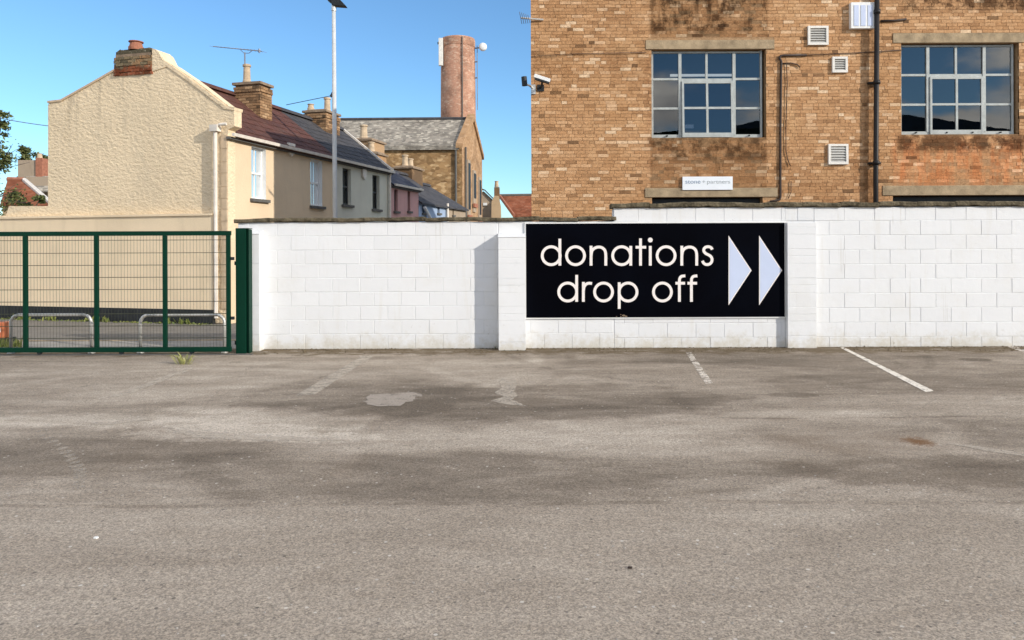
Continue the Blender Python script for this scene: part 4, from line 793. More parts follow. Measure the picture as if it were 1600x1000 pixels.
grey = thing('grey_house', H((sB + sC) / 2, 2.4, 0), 'grey green rendered terrace house with dark slate roof next to the cream house', 'house')
w3 = (PF(535.5, 300)[0], PF(548.5, 300)[0], PF(541, 320)[1], PF(541, 263)[1]); w4 = (PF(582, 300)[0], PF(593, 300)[0], PF(588, 327)[1], PF(588, 274)[1])
m = MB(); wallmesh(m, H, sB + .002, sC, -.1, EZ, [w3, w4], .1, False); m.poly([H(sC, 0, -.1), H(sC, 4, -.1), H(sC, 4, EZ), H(sC, RW, RZ - .1), H(sC, 0, EZ)]); m.build('front_wall', MAT['greyr'], grey)
m = MB(); m.box(sB + .005, sC - .01, .95, 4.3, -.1, EZ + .2, H); m.build('rear_body', MAT['greyr'], grey)
sash(grey, *w3, MAT['darkframe'], MAT['greyr']); sash(grey, *w4, MAT['darkframe'], MAT['greyr'])
tiled_roof(grey, sB + .002, sC + .06, EZ, RZ, RW, 'slate', back=2.9); gutter(grey, sB + .002, sC + .05, EZ - .11)
m = MB(); sl_ = (RZ - EZ) / RW; m.hexa([H(sC - .02, -.15, EZ - .12), H(sC + .09, -.15, EZ - .12), H(sC + .09, RW, RZ + .02), H(sC - .02, RW, RZ + .02), H(sC - .02, -.15, EZ - .02), H(sC + .09, -.15, EZ - .02), H(sC + .09, RW, RZ + .1), H(sC - .02, RW, RZ + .1)]); m.build('verge', MAT['gutter'], grey)
alarm(grey, 564.5, 570, 263, 281)
s3 = ridge_s(503, 1.5); zt = PF(512, 176, 1.6)[1]
chimney_stack(grey, s3 - .2, s3 + .75, 1.25, 2.05, 5.2, zt, [(s3 + .0, 1.9, .2, .10), (s3 + .55, 1.6, .5, .11)], cap=.12)
p = [PF(606, 263), PF(604, 270), PF(606, 278), PF(605, 292)]; m = MB(); m.tube([H(p[0][0], -.18, p[0][1]), H(sC - .12, -.10, p[1][1]), H(sC - .1, -.07, p[2][1]), H(sC - .1, -.07, .2)], .045, 8); m.build('downpipe', MAT['gutter'], grey)
ta = thing('tv_aerial', H(s3 + .7, 1.6, zt), 'small aerial with upright rod on the slate roof chimney beside the lamp post', 'aerial')
q = H(s3 + .72, 1.5, zt); m = MB(); m.tube([q, q + Vector((0, 0, 1.0))], .016, 6); m.build('mast', MAT['dark'], ta)
m = MB(); m.tube([q + Vector((-1.5, -.2, .25)), q + Vector((.0, 0, .6))], .011, 6); m.tube([q + Vector((-.06, 0, .55)), q + Vector((.05, 0, .75))], .05, 6); m.build('boom', MAT['dark'], ta)

def small_house(name, label, s0, s1, eave, ridge, rw, wm, rm, holes, side=True):
    t_ = thing(name, H((s0 + s1) / 2, 2, 0), label, 'house'); hs = []
    for (x0, x1, y0, y1) in holes:
        xm = (x0 + x1) / 2; hs.append((PF(x0, 320)[0], PF(x1, 320)[0], PF(xm, y1)[1], PF(xm, y0)[1]))
    m = MB(); wallmesh(m, H, s0 + .002, s1, -.1, eave, hs, .12, False); m.poly([H(s1, 0, -.1), H(s1, 2 * rw, -.1), H(s1, 2 * rw, eave), H(s1, rw, ridge - .1), H(s1, 0, eave)]); m.poly([H(s0 + .003, 0, -.1), H(s0 + .003, 2 * rw, -.1), H(s0 + .003, 2 * rw, eave), H(s0 + .003, rw, ridge - .1), H(s0 + .003, 0, eave)]); m.build('front_wall', wm, t_)
    for h in hs: sash(t_, *h, MAT['darkframe'], wm, .14, False)
    tiled_roof(t_, s0 + .002, s1 + .05, eave, ridge, rw, rm, tiles=False, back=rw + .1)
    return t_
pink = small_house('pink_house', 'dusky pink terrace house with purple slate roof next to the grey green house', sC + .1, sD, PF(630, 288)[1], 5.15, 1.8, MAT['pinkr'], 'pslate', [(616, 621.5, 296, 330), (637, 641, 299, 330)])
m = MB(); v0 = PF(612, 281)[1]; gutter(pink, sC + .12, sD, PF(630, 288)[1] - .1)
c4 = PF(566, 240, 2.4)[0]; chimney_stack(pink, c4 + 0, c4 + 1.3, 2.0, 2.9, 4.2, PF(580, 219, 2.4)[1], [(c4 + .35, 2.5, .55, .15)], False, cap=.14)
blue = small_house('blue_house', 'low blue painted terrace house with dark roof before the brick maltings', sD + .01, sE, PF(675, 316)[1], 4.75, 1.8, MAT['bluer'], 'slate', [(660, 665, 318, 333), (683.5, 687, 320, 333)])
m = MB(); v = PF(659, 324); v2 = PF(668, 341); m.tube([H(v[0], -.12, v[1]), H(v2[0], -.12, v2[1])], .07, 8); m.build('sloping_pipe', MAT['upvc'], blue)
m = MB(); v = PF(696.5, 318); m.tube([H(v[0], -.08, v[1]), H(v[0], -.08, .1)], .055, 8); m.build('downpipe', MAT['gutter'], blue)
c5 = PF(590, 262, 2.6)[0]; chimney_stack(blue, sD - .2, sD + .7, 1.6, 2.4, 3.8, PF(600, 247, 2.0)[1] + .1, [(sD + .1, 2.0, .4, .12)], False, cap=.14)
drab = small_house('drab_house', 'low drab brown terrace house at the far end of the row', sE + .01, sF + .6, PF(709, 322)[1], 4.5, 1.8, MAT['stoner'], 'slate', [(707, 709, 325, 336)])
c6 = PF(640, 250, 1.8)[0]; chimney_stack(drab, sE - .1, sE + 1.2, 1.5, 2.4, 3.7, PF(645, 256, 2.0)[1] - .2, [(sE + .3, 2.0, .5, .13), (sE + .9, 2.0, .4, .13)], False, cap=.14)

# ------------------------------------------------------------------ maltings with the round tower
MY = 45.0
malt = thing('malthouse', PY(640, 385, MY), 'big old brown brick maltings with mottled slate roof behind the terrace', 'building')
pA = PY(722, 300, MY); pB = PY(753.5, 300, MY + 5.5); gdir = Vector((pB.x - pA.x, 5.5, 0)); gl_ = gdir.length; gdir.normalize(); rdir = Vector((-1, 0.02, 0)).normalized()
def MG(d, b, z): q = Vector((pA.x, MY, 0)) + gdir * d + rdir * b; q.z = z; return q
def mgz(px, py, d): q = MG(d, 0, 0); return CAMZ + ray(px, py).z * q.y
ez1 = mgz(720, 228, 0); rz = mgz(737, 186, gl_ * .5); ez2 = mgz(753, 246, gl_); mid_ = gl_ * .5; LN = 14.0
m = MB(); m.poly([MG(0, 0, 0), MG(gl_, 0, 0), MG(gl_, 0, ez2), MG(mid_, 0, rz + .15), MG(0, 0, ez1)]); m.build('gable_wall', MAT['maltend'], malt)
m = MB(); m.poly([MG(0, .01, 0), MG(0, LN, 0), MG(0, LN, ez1), MG(0, .01, ez1)]); m.poly([MG(gl_, .01, 0), MG(gl_, LN, 0), MG(gl_, LN, ez2), MG(gl_, .01, ez2)]); m.build('side_wall', MAT['malt'], malt)
m = MB(); m.hexa([MG(-.2, .15, ez1 - .25), MG(-.2, LN, ez1 - .25), MG(mid_, LN, rz - .15), MG(mid_, .15, rz - .15), MG(-.2, .15, ez1), MG(-.2, LN, ez1), MG(mid_, LN, rz), MG(mid_, .15, rz)])
m.hexa([MG(mid_ + .01, .15, rz - .15), MG(mid_ + .01, LN, rz - .15), MG(gl_ + .1, LN, ez2 - .2), MG(gl_ + .1, .15, ez2 - .2), MG(mid_ + .01, .15, rz), MG(mid_ + .01, LN, rz), MG(gl_ + .1, LN, ez2), MG(gl_ + .1, .15, ez2)]); rf = m.build('roof', MAT['malt_roof'], malt)
m = MB(); m.tube([MG(mid_, .1, rz + .03), MG(mid_, LN, rz + .03)], .11, 8); m.build('ridge', MAT['slate'], rf)
m = MB(); m.hexa([MG(-.3, -.12, ez1 - .15), MG(-.3, .30, ez1 - .15), MG(mid_, .30, rz - .1), MG(mid_, -.12, rz - .1), MG(-.3, -.12, ez1 + .12), MG(-.3, .30, ez1 + .12), MG(mid_, .30, rz + .35), MG(mid_, -.12, rz + .35)])
m.hexa([MG(mid_ + .01, -.12, rz - .1), MG(mid_ + .01, .30, rz - .1), MG(gl_ + .1, .30, ez2 - .15), MG(gl_ + .1, -.12, ez2 - .15), MG(mid_ + .01, -.12, rz + .35), MG(mid_ + .01, .30, rz + .35), MG(gl_ + .1, .30, ez2 + .15), MG(gl_ + .1, -.12, ez2 + .15)]); m.build('parapet', MAT['maltend'], malt)
for f0, f1, zt_, zb_ in ((.20, .32, 7.1, 3.1), (.47, .60, 6.6, 3.9), (.76, .87, 6.3, 2.9)):
    m = MB(); d0, d1 = gl_ * f0, gl_ * f1; e = .09
    m.hexa([MG(d, b, z) for z in (zb_, zt_) for d, b in ((d0, .0 - .10), (d1, -.10), (d1, -.004), (d0, -.004))]); wn_ = m.build('window_bay', MAT['stoner'], malt)
    m = MB(); m.hexa([MG(d, b, z) for z in (zb_ + .9, zt_ - .2) for d, b in ((d0 + e, -.13), (d1 - e, -.13), (d1 - e, -.102), (d0 + e, -.102))]); m.build('pane', MAT['dark'], wn_)
    m = MB(); m.hexa([MG(d, b, z) for z in (zb_ + .3, zb_ + .55) for d, b in ((d0 - .1, -.2), (d1 + .1, -.2), (d1 + .1, -.104), (d0 - .1, -.104))]); m.build('sill', MAT['terracotta'], wn_)
m = MB(); m.tube([MG(-.1, .35, .2), MG(-.1, .35, ez1 - .2)], .07, 6); m.tube([MG(gl_ * .1, -.1, .2), MG(gl_ * .1, -.1, ez1)], .06, 6); m.build('downpipe', MAT['sill'], malt)

TY = 52.0; tc0 = PY(716.5, 300, TY); k_ = TY / F; zT = PY(717, 62, TY).z
tower = thing('round_tower', (tc0.x, TY, 0), 'round red brick chimney tower rising behind the maltings', 'tower')
m = MB(); m.lathe([(29.5 * k_, 0), (27.8 * k_, zT * .55), (26.5 * k_, zT - .6)], (tc0.x, TY, 0), 40); m.build('shaft', MAT['tower'], tower, smooth=True)
m = MB(); m.lathe([(26.5 * k_, zT - .6), (26.9 * k_, zT - .58), (26.9 * k_, zT - .1), (26.0 * k_, zT), (24 * k_, zT)], (tc0.x, TY, 0), 40); m.build('rim', MAT['tower'], tower)
m = MB(); a = PY(724, 62, TY); m.tube([(a.x, TY - 26.8 * k_ , zT - .1), (a.x, TY - 28.6 * k_, 4)], .035, 6); m.build('conductor_strip', MAT['sill'], tower)
m = MB(); a = PY(746, 80, TY); m.tube([(a.x, TY - .3, zT - 5), (a.x, TY - .3, zT - .5)], .03, 6)
for py in (98, 123): q = PY(744, py, TY); m.tube([(q.x - .4, TY - .2, q.z), (q.x + .12, TY - .3, q.z)], .05, 6)
m.build('cable_mast', MAT['alu'], tower)
da = thing('dish_antenna', PY(754, 73, TY - .4), 'white round dish antenna on the right of the round tower', 'antenna')
c = PY(754.5, 73, TY - .5); m = MB()
n = 24; b0 = len(m.v)
for r, y in ((.0001, -.06), (.16, -.045), (.28, -.0), (.28, .12), (.1, .2)):
    for k in range(n): m.v.append(Vector((c.x + r * math.cos(2 * math.pi * k / n), c.y + y, c.z + r * math.sin(2 * math.pi * k / n))))
for i in range(4):
    for k in range(n): m.f.append([i * n + k, i * n + (k + 1) % n, (i + 1) * n + (k + 1) % n, (i + 1) * n + k])
m.build('dish', MAT['upvc'], da, smooth=True)
m = MB(); m.tube([(c.x - .05, c.y + .15, c.z), (c.x - .55, c.y + .4, c.z)], .05, 8); m.build('mount', MAT['alu'], da)
pa = thing('panel_antenna', PY(690, 80, TY), 'upright cream panel antenna on the left of the round tower', 'antenna')
a = PY(685.5, 60, TY - .8); b = PY(692.5, 103, TY - .8); m = MB(); m.box(a.x, b.x, TY - .95, TY - .7, b.z, a.z); m.build('panel', MAT['ventw'], pa, bevel=.03)
m = MB(); m.tube([(b.x + .02, TY - .6, b.z - .6), (b.x + .02, TY - .6, a.z + .1)], .06, 8); m.box(a.x - .1, b.x + .6, TY - .66, TY - .54, a.z - .35, a.z - .2); m.box(a.x + .1, b.x + .6, TY - .66, TY - .54, b.z + .2, b.z + .4); m.build('mount', MAT['dark'], pa)

# far houses right of the maltings
rh = thing('red_roofed_house', PY(800, 340, 56), 'far house with red tiled roof left of the brick building', 'house')
def Q(px, py, Y): return PY(px, py, Y)
m = MB(); m.hexa([Q(781, 306, 58) + Vector((0, 0, -.2)), Q(850, 305, 58) + Vector((0, 0, -.2)), Q(850, 337, 54) + Vector((0, 0, -.2)), Q(803, 337, 54) + Vector((0, 0, -.2)), Q(781, 306, 58), Q(850, 305, 58), Q(850, 337, 54), Q(803, 337, 54)]); m.build('roof', MAT['redtile'], rh)
m = MB(); p = Q(803, 337, 54.2); q = Q(850, 337, 54.2); m.box(p.x, q.x, 54.3, 60, 0, p.z - .2); m.build('wall', MAT['tan'], rh)
m = MB(); m.tube([Q(781, 306.5, 57.9), Q(803, 336.5, 53.9)], .12, 6); m.build('verge', MAT['terracotta'], rh)
m = MB(); m.tube([Q(781, 305.5, 58), Q(850, 304.5, 58)], .12, 6); m.build('ridge', MAT['sill'], rh)
th_ = thing('tan_house', PY(774, 340, 57), 'narrow tan gable with chimney between the maltings and the red roof', 'house')
m = MB(); ring = [Q(767, 345, 53), Q(783, 345, 53), Q(782, 320, 53), Q(779, 306, 53), Q(772, 306, 53), Q(768, 316, 53)]
ring = [Vector((v.x, 53, 0)) if i < 2 else v for i, v in enumerate(ring)]; m.prism(ring, (0, 3, 0)); m.build('gable_wall', MAT['tan'], th_)
m = MB(); a = Q(772, 306, 53); b = Q(780.5, 292, 53); m.box(a.x, b.x, 53.2, 54, a.z - .4, b.z); ch = m.build('chimney', MAT['chimbrick'], th_, bevel=.03)
m = MB(); m.lathe([(.16, 0), (.12, .35), (.15, .38), (.15, .42)], Q(776, 292, 53.6), 12); m.build('chimney_pot', MAT['buffpot'], ch)
oh = thing('dark_house', PY(760, 330, 58), 'dark low gabled house just right of the maltings corner', 'house')
m = MB(); ring = [Q(752, 340, 58), Q(772, 340, 58), Q(770, 312, 58), Q(756, 299, 58), Q(752, 300, 58)]; ring = [Vector((v.x, 58, 0)) if i < 2 else v for i, v in enumerate(ring)]; m.prism(ring, (0, 5, 0)); m.build('wall', MAT['stoner'], oh)
m = MB(); m.hexa([Q(752, 297, 57.8), Q(757, 298, 57.8), Q(757, 298, 63), Q(752, 297, 63), Q(752, 294, 57.8), Q(757, 296, 57.8), Q(757, 296, 63), Q(752, 294, 63)]); m.hexa([Q(757.2, 298, 57.8), Q(772, 313, 57.8), Q(772, 313, 63), Q(757.2, 298, 63), Q(757.2, 295.5, 57.8), Q(772, 310.5, 57.8), Q(772, 310.5, 63), Q(757.2, 295.5, 63)]); m.build('roof', MAT['slate'], oh)
m = MB(); a = Q(755, 317, 57.9); b = Q(761, 321, 57.9); m.box(a.x, b.x, 57.85, 57.98, b.z, a.z); m.build('window', MAT['upvc'], oh)

# far houses left of the gable
LH = 38.0
lh = thing('brown_roofed_house', PY(45, 340, LH), 'far house with brown tiled roof and white verge left of the gable', 'house')
m = MB(); m.hexa([Q(12, 282, LH + 2), Q(38, 283, LH + 2), Q(84, 322, LH - 1), Q(0, 322, LH - 1), Q(12, 280, LH + 2), Q(38, 281, LH + 2), Q(84, 320, LH - 1), Q(0, 320, LH - 1)]); m.build('roof', MAT['redtile'], lh)
m = MB(); a = Q(4, 321, LH - .7); b = Q(80, 321, LH - .7); m.box(a.x, b.x, LH - .7, LH + 4, 0, a.z); m.build('wall', MAT['tan'], lh)
m = MB(); m.tube([Q(38, 281, LH + 1.9), Q(84, 321, LH - 1.1)], .12, 6); m.build('verge', MAT['gutter'], lh)
m = MB(); m.tube([Q(12, 280, LH + 2), Q(38, 281, LH + 2)], .13, 6); m.build('ridge', MAT['terracotta'], lh)
lg = thing('grey_roofed_house', PY(60, 340, 44), 'farther grey roofed house with orange chimney beside the cream gable', 'house')
m = MB(); ring = [Q(36, 340, 44), Q(95, 340, 44), Q(95, 276, 44), Q(40, 276, 44), Q(36, 285, 44)]; ring = [Vector((v.x, 44, 0)) if i < 2 else v for i, v in enumerate(ring)]; m.prism(ring, (0, 3, 0)); m.build('wall', MAT['stoner'], lg)
m = MB(); m.hexa([Q(40, 277, 45), Q(95, 277, 45), Q(95, 300, 43.5), Q(40, 300, 43.5), Q(40, 275, 45), Q(95, 275, 45), Q(95, 298, 43.5), Q(40, 298, 43.5)]); m.build('roof', MAT['malt_roof'], lg)
m = MB(); a = Q(28, 300, 45); b = Q(57, 250, 45); m.box(a.x, b.x, 45, 46, a.z, b.z); ch = m.build('broad_chimney', MAT['stoner'], lg)
m = MB(); a = Q(57.3, 285, 45); b = Q(67, 247, 45); m.box(a.x, b.x, 44.9, 45.8, a.z, b.z); ch = m.build('chimney', MAT['terracotta'], lg)
m = MB(); m.lathe([(.16, 0), (.13, .25), (.16, .28)], Q(62, 247, 45.3), 12); m.build('chimney_pot', MAT['buffpot'], ch)
# overhead cable
oc = MB()
for y0, y1 in ((182.5, 196.5), ):
    pts = [PY(-60 + 150 * k / 12, y0 - 12 + (y1 - y0 + 14) * k / 12 + 3 * math.sin(math.pi * k / 12), 26 + .2 * k) for k in range(13)]; oc.tube(pts, .014, 5)
tag(oc.build('overhead_cable', MAT['cable']), 'thin overhead cable crossing the sky left of the gable', 'cable')

# ------------------------------------------------------------------ foliage
def leaves(mb, c, rad, n, size, squash=1.0, seed=0):
    rr = random.Random(seed); cl = []
    for k in range(max(4, n // 60)):
        u = Vector((rr.gauss(0, 1), rr.gauss(0, 1), rr.gauss(0, 1))).normalized() * (rr.random() ** .45); cl.append(Vector((u.x * rad[0], u.y * rad[1], u.z * rad[2])) + Vector(c))
    for k in range(n):
        b = cl[rr.randrange(len(cl))]; g = min(rad) * .30; p = b + Vector((rr.gauss(0, g), rr.gauss(0, g), rr.gauss(0, g * .8)))
        a = Vector((rr.gauss(0, 1), rr.gauss(0, 1), rr.gauss(0, .6))).normalized(); q = a.orthogonal().normalized(); q.rotate(Matrix.Rotation(rr.uniform(0, 6.28), 3, a)); s = size * rr.uniform(.6, 1.3)
        mb.poly([p - a * s, p + q * s * .45, p + a * s, p - q * s * .45])
def tree(name, base, h, crowns, label, cat, n, size, seed, mat='leaf'):
    t_ = thing(name, base, label, cat); b = Vector(base); rr = random.Random(seed); m = MB(); m.tube([b, b + Vector((.05, 0, h * .5)), b + Vector((-.1, 0, h))], .16, 8, .05)
    for c, rad in crowns:
        m.tube([b + Vector((0, 0, h * .55)), (b + Vector((0, 0, h * .6)) + Vector(c)) / 2 + Vector((0, 0, .1)), Vector(c)], .06, 6, .015)
        for k in range(5): m.tube([Vector(c), Vector(c) + Vector((rr.gauss(0, rad[0] * .7), rr.gauss(0, rad[1] * .7), rr.uniform(0, rad[2] * 1.15)))], .02, 5, .005)
    m.build('trunk', MAT['bark'], t_); m = MB()
    for i, (c, rad) in enumerate(crowns): leaves(m, c, rad, n, size, seed=seed * 10 + i)
    m.build('crown', MAT[mat], t_, recalc=False)
TYy = 24.0
tree('garden_tree', (PY(-22, 400, TYy).x, TYy, 0), 5.0, [(PY(-12, 268, TYy), (.75, .7, .9)), (PY(-8, 310, TYy), (.65, .6, .5)), (PY(2, 195, TYy), (.2, .3, .6)), (PY(8, 245, TYy), (.3, .3, .35)), (PY(-28, 220, TYy), (.5, .5, .7))], 'leafy garden tree cut by the left edge of the picture', 'tree', 520, .06, 3)
tree('shrub', (PY(30, 340, 46.5).x, 46.5, 0), 6.2, [(PY(42, 246, 46.5), (.62, .5, .42)), (PY(66, 250, 46.5), (.35, .3, .5)), (PY(36, 238, 46.5), (.3, .3, .6))], 'bushy dark shrub growing behind the orange far chimney', 'shrub', 420, .11, 5)
tree('shrub', (PY(20, 340, 28).x, 28, 0), 2.6, [(PY(18, 312, 28), (.45, .4, .35)), (PY(40, 318, 28), (.35, .3, .16)), (PY(62, 312, 28), (.2, .3, .16))], 'low shrub in front of the brown roofed house at far left', 'shrub', 260, .075, 6)

# ------------------------------------------------------------------ lamp post
LY = 20.0; lp = PY(523.5, 330, LY); lt = PY(521.5, 8, LY)
lamp = thing('street_lamp', (lp.x, LY, 0), 'tall pale grey street lamp post rising above the terrace roofs', 'street lamp')
m = MB(); m.tube([(lp.x, LY, -.09), (lp.x, LY, 1.2), (lt.x, LY, lt.z - .1)], .082, 14, .052); m.build('pole', MAT['pole'], lamp, smooth=True)
m = MB(); c = Vector((lt.x, LY, lt.z)); m.hexa([c + Vector(q) for q in [(-.03, -.1, -.03), (.36, -.1, -.06), (.36, .1, -.06), (-.03, .1, -.03), (-.12, -.13, .34), (.06, -.13, .26), (.06, .13, .26), (-.12, .13, .34)]]); m.build('lamp_head', MAT['dark'], lamp, bevel=.015)
m = MB(); m.tube([c + Vector((0, 0, -.16)), c + Vector((.01, 0, .10))], .066, 12); m.build('collar', MAT['galv'], lamp)
m = MB(); m.hexa([c + Vector(q) for q in [(-.16, -.08, .12), (-.04, -.08, .02), (-.04, .08, .02), (-.16, .08, .12), (-.2, -.08, .3), (-.1, -.08, .3), (-.1, .08, .3), (-.2, .08, .3)]]); m.build('gear_box', MAT['dark'], lamp)

# ------------------------------------------------------------------ green gate, post and hoops
GY = 11.52; PYP = 11.74
gate = thing('green_gate', PY(150, 551, GY), 'wide green steel gate with wire mesh panels left of the white wall', 'gate')
gx = lambda q: PY(q, 450, GY).x
zt = PY(180, 361.5, GY).z; zb0 = PY(180, 550, GY).z; zt2 = PY(180, 368.5, GY).z; zb2 = PY(180, 542.5, GY).z
gL = gx(-190); gR = gx(361)
m = MB(); m.box(gL, gR, GY - .03, GY + .03, zt2, zt); m.build('top_rail', MAT['green'], gate, bevel=.005)
m = MB(); m.box(gL, gR, GY - .03, GY + .03, zb0, zb2); m.build('bottom_rail', MAT['green'], gate, bevel=.005)
posts = [-180, -71, 40, 151, 258, 357]
for q in posts:
    m = MB(); m.box(gx(q) - .029, gx(q) + .029, GY - .028, GY + .028, zb2 + .0005, zt2 - .0005); m.build('upright', MAT['green'], gate, bevel=.005)
for q0, q1 in zip(posts[:-1], posts[1:]):
    x0, x1 = gx(q0) + .033, gx(q1) - .033; m = MB(); n = round((x1 - x0) / .05)
    for k in range(1, n): x = x0 + (x1 - x0) * k / n; m.box(x - .0013, x + .0013, GY - .0013, GY + .0013, zb2, zt2)
    z = zt2 - .24 + .0
    zs_ = [PY(150, y, GY).z for y in (375.5, 395.5, 414.5, 433.5, 452.5, 471.5, 490.5, 509.5, 528.5)]
    for zz_ in zs_:
        for yy in (-.008, .008): m.box(x0, x1, GY + yy - .004, GY + yy + .004, zz_ - .0042, zz_ + .0042)
    m.build('mesh_panel', MAT['meshw'], gate)
m = MB(); 
for py in (404, 497):
    p = PY(361, py, GY); m = MB(); m.box(gR + .0005, gR + .05, GY - .02, GY + .02, p.z - .025, p.z + .025); m.build('latch', MAT['dark'], gate, bevel=.006)
for q in (190, 62, 300):
    m = MB(); p = PY(q, 551, GY); m.tube([(p.x, GY - .02, .045), (p.x, GY + .02, .045)], .033, 12); m.build('roller', MAT['dark'], gate)
gp = thing('gate_post', PG(380, 551), 'thick dark green square post between the gate and the white wall', 'post')
pz = PY(380, 357.5, PYP - .05).z; x0, x1 = PY(370, 450, PYP - .05).x, PY(385.5, 450, PYP - .05).x; x2 = PY(390.5, 450, PYP - .05).x
m = MB(); m.box(x0, x1, PYP - .10, PYP + .08, 0, pz); m.build('box_section', MAT['green'], gp, bevel=.006)
m = MB(); m.box(x1 + .001, x2 - .012, PYP - .06, PYP + .06, 0, pz - .005); m.box(x2 - .0115, x2, PYP - .085, PYP + .06, 0, pz - .01); m.build('guide_channel', MAT['green'], gp, bevel=.003)
m = MB(); 
for z in (1.42, .16): m.box(x0 - .045, x0 - .001, PYP - .03, PYP + .03, z - .03, z + .03)
m.build('catch_plate', MAT['dark'], gp)
m = MB(); m.box(x0 + .002, x2 - .002, PYP - .098, PYP + .078, pz + .0005, pz + .01); m.build('cap', MAT['green'], gp)
m = MB(); m.box(-12, x2 + .1, GY - .03, GY + .03, .0005, .012); m.build('gate_track', MAT['sill']); o = bpy.data.objects['gate_track']; tag(o, kind='structure')
def hoop(px0, px1, Y, label):
    a = PY(px0, 548, Y).x; b = PY(px1, 548, Y).x; h = PY((px0 + px1) / 2, 492, Y).z; r = .13
    pts = [Vector((a, Y, -.02)), Vector((a, Y, h - r))] + [Vector((a + r - r * math.cos(k * math.pi / 12), Y, h - r + r * math.sin(k * math.pi / 12))) for k in range(1, 7)] + [Vector((b - r + r * math.sin(k * math.pi / 12), Y, h - r + r * math.cos(k * math.pi / 12))) for k in range(0, 7)] + [Vector((b, Y, -.02))]
    t_ = thing('hoop_barrier', ((a + b) / 2, Y, 0), label, 'hoop barrier', 'galvanised hoop barriers behind the gate')
    m = MB(); m.tube(pts, .026, 10); m.build('hoop', MAT['galv'], t_, smooth=True); m = MB()
    for q in (a, b):
        m = MB(); m.lathe([(.055, .0), (.055, .012), (.03, .015), (.03, .03)], (q, Y, .0005), 12); m.build('foot', MAT['galv'], t_)
hoop(17, 143, 11.74, 'galvanised hoop barrier behind the gate, nearer the left picture edge'); hoop(219.5, 351, 11.74, 'galvanised hoop barrier behind the gate, nearer the thick green post')
# orange block beyond the gate at the left edge
ob = thing('orange_barrier', PY(-10, 528, 13.1), 'orange plastic barrier at the left edge beyond the gate', 'barrier')
a = PY(13, 503, 13.1); m = MB(); m.box(a.x - .9, a.x, 13.0, 13.22, .09, a.z); body = m.build('body', MAT['orange'], ob, bevel=.02)
m = MB(); m.box(a.x - .95, a.x + .03, 12.95, 13.27, 0.0, .088); m.build('base', MAT['dark'], ob, bevel=.01)
m = MB(); m.lathe([(.07, 0), (.07, .012), (.045, .014), (.045, .006)], (0, 0, 0), 18); m.v = [Vector((a.x - .13 + v.x, 12.995 - v.z, (a.z + .09) / 2 + v.y)) for v in m.v]; m.build('moulded_ring', MAT['ventw'], ob)

# ------------------------------------------------------------------ markings on the car park
def gsheet(name, px, mat, z=.004, wob=0.0, seed=1):
    rr = random.Random(seed); pts = [PG(*q) for q in px]; out = []
    for a, b in zip(pts, pts[1:] + pts[:1]):
        n = max(1, int((b - a).length / .06))
        for k in range(n):
            p = a.lerp(b, k / n); out.append((p.x + rr.uniform(-wob, wob), p.y + rr.uniform(-wob, wob), z))
    m = MB(); m.poly(out); o = m.build(name, mat, origin=(0, 0, 0)); bm = bmesh.new(); bm.from_mesh(o.data); bmesh.ops.triangulate(bm, faces=bm.faces); bm.to_mesh(o.data); bm.free(); tag(o, kind='structure'); return o
gsheet('bay_line', [(1312, 543), (1318.5, 543), (1459, 611), (1447, 613)], MAT['paint'], wob=.006); gsheet('bay_line', [(1072, 551), (1080, 551), (1114, 599), (1102, 600)], MAT['paint2'], wob=.006); gsheet('bay_line', [(1568, 540), (1578, 540), (1612, 549), (1600, 551)], MAT['paint2'], wob=.008)
gsheet('faded_line', [(461, 619), (492, 617), (585, 556), (566, 556)], MAT['ghost'], wob=.005); gsheet('faded_line', [(165, 622), (195, 619), (310, 574), (296, 574)], MAT['ghost'], wob=.006, seed=3)
gsheet('pale_patch', [(569, 622), (575, 617), (600, 616), (640, 613.5), (655, 615), (658, 619), (645, 628), (620, 634), (585, 634), (570, 630)], MAT['patch'], wob=.05, seed=5)
gsheet('pale_patch', [(783, 592), (806, 590), (808, 600), (803, 612), (809, 619), (799, 625), (816, 631), (818, 635), (790, 632), (768, 627), (785, 620), (772, 614), (785, 606), (780, 598)], MAT['ghost'], wob=.012, seed=6)
gsheet('faded_line', [(1480, 693), (1500, 694), (1610, 710), (1610, 715), (1540, 705)], MAT['ghost'], wob=.008, seed=8); gsheet('faded_line', [(140, 661), (232, 653), (238, 657), (150, 666)], MAT['ghost'], wob=.03, seed=9)
gsheet('faded_line', [(250, 668), (360, 678), (545, 686), (552, 689), (430, 690), (300, 684)], MAT['ghost'], wob=.03, seed=10)
m = MB()
for k in range(17):
    u = k / 16; px = 62 + 66 * math.sin(u * 1.75) - (4 if u > .9 else 0); py = 674 + 88 * u; c = PG(px, py); rr = .05 + .02 * R.random()
    m.poly([(c.x + rr * .7 * math.cos(q) * R.uniform(.7, 1.2), c.y + rr * math.sin(q) * R.uniform(.7, 1.2), .004) for q in [i * math.pi / 4 for i in range(8)]])
tag(m.build('scuff_trail', MAT['trail'], origin=(0, 0, 0)), kind='structure')

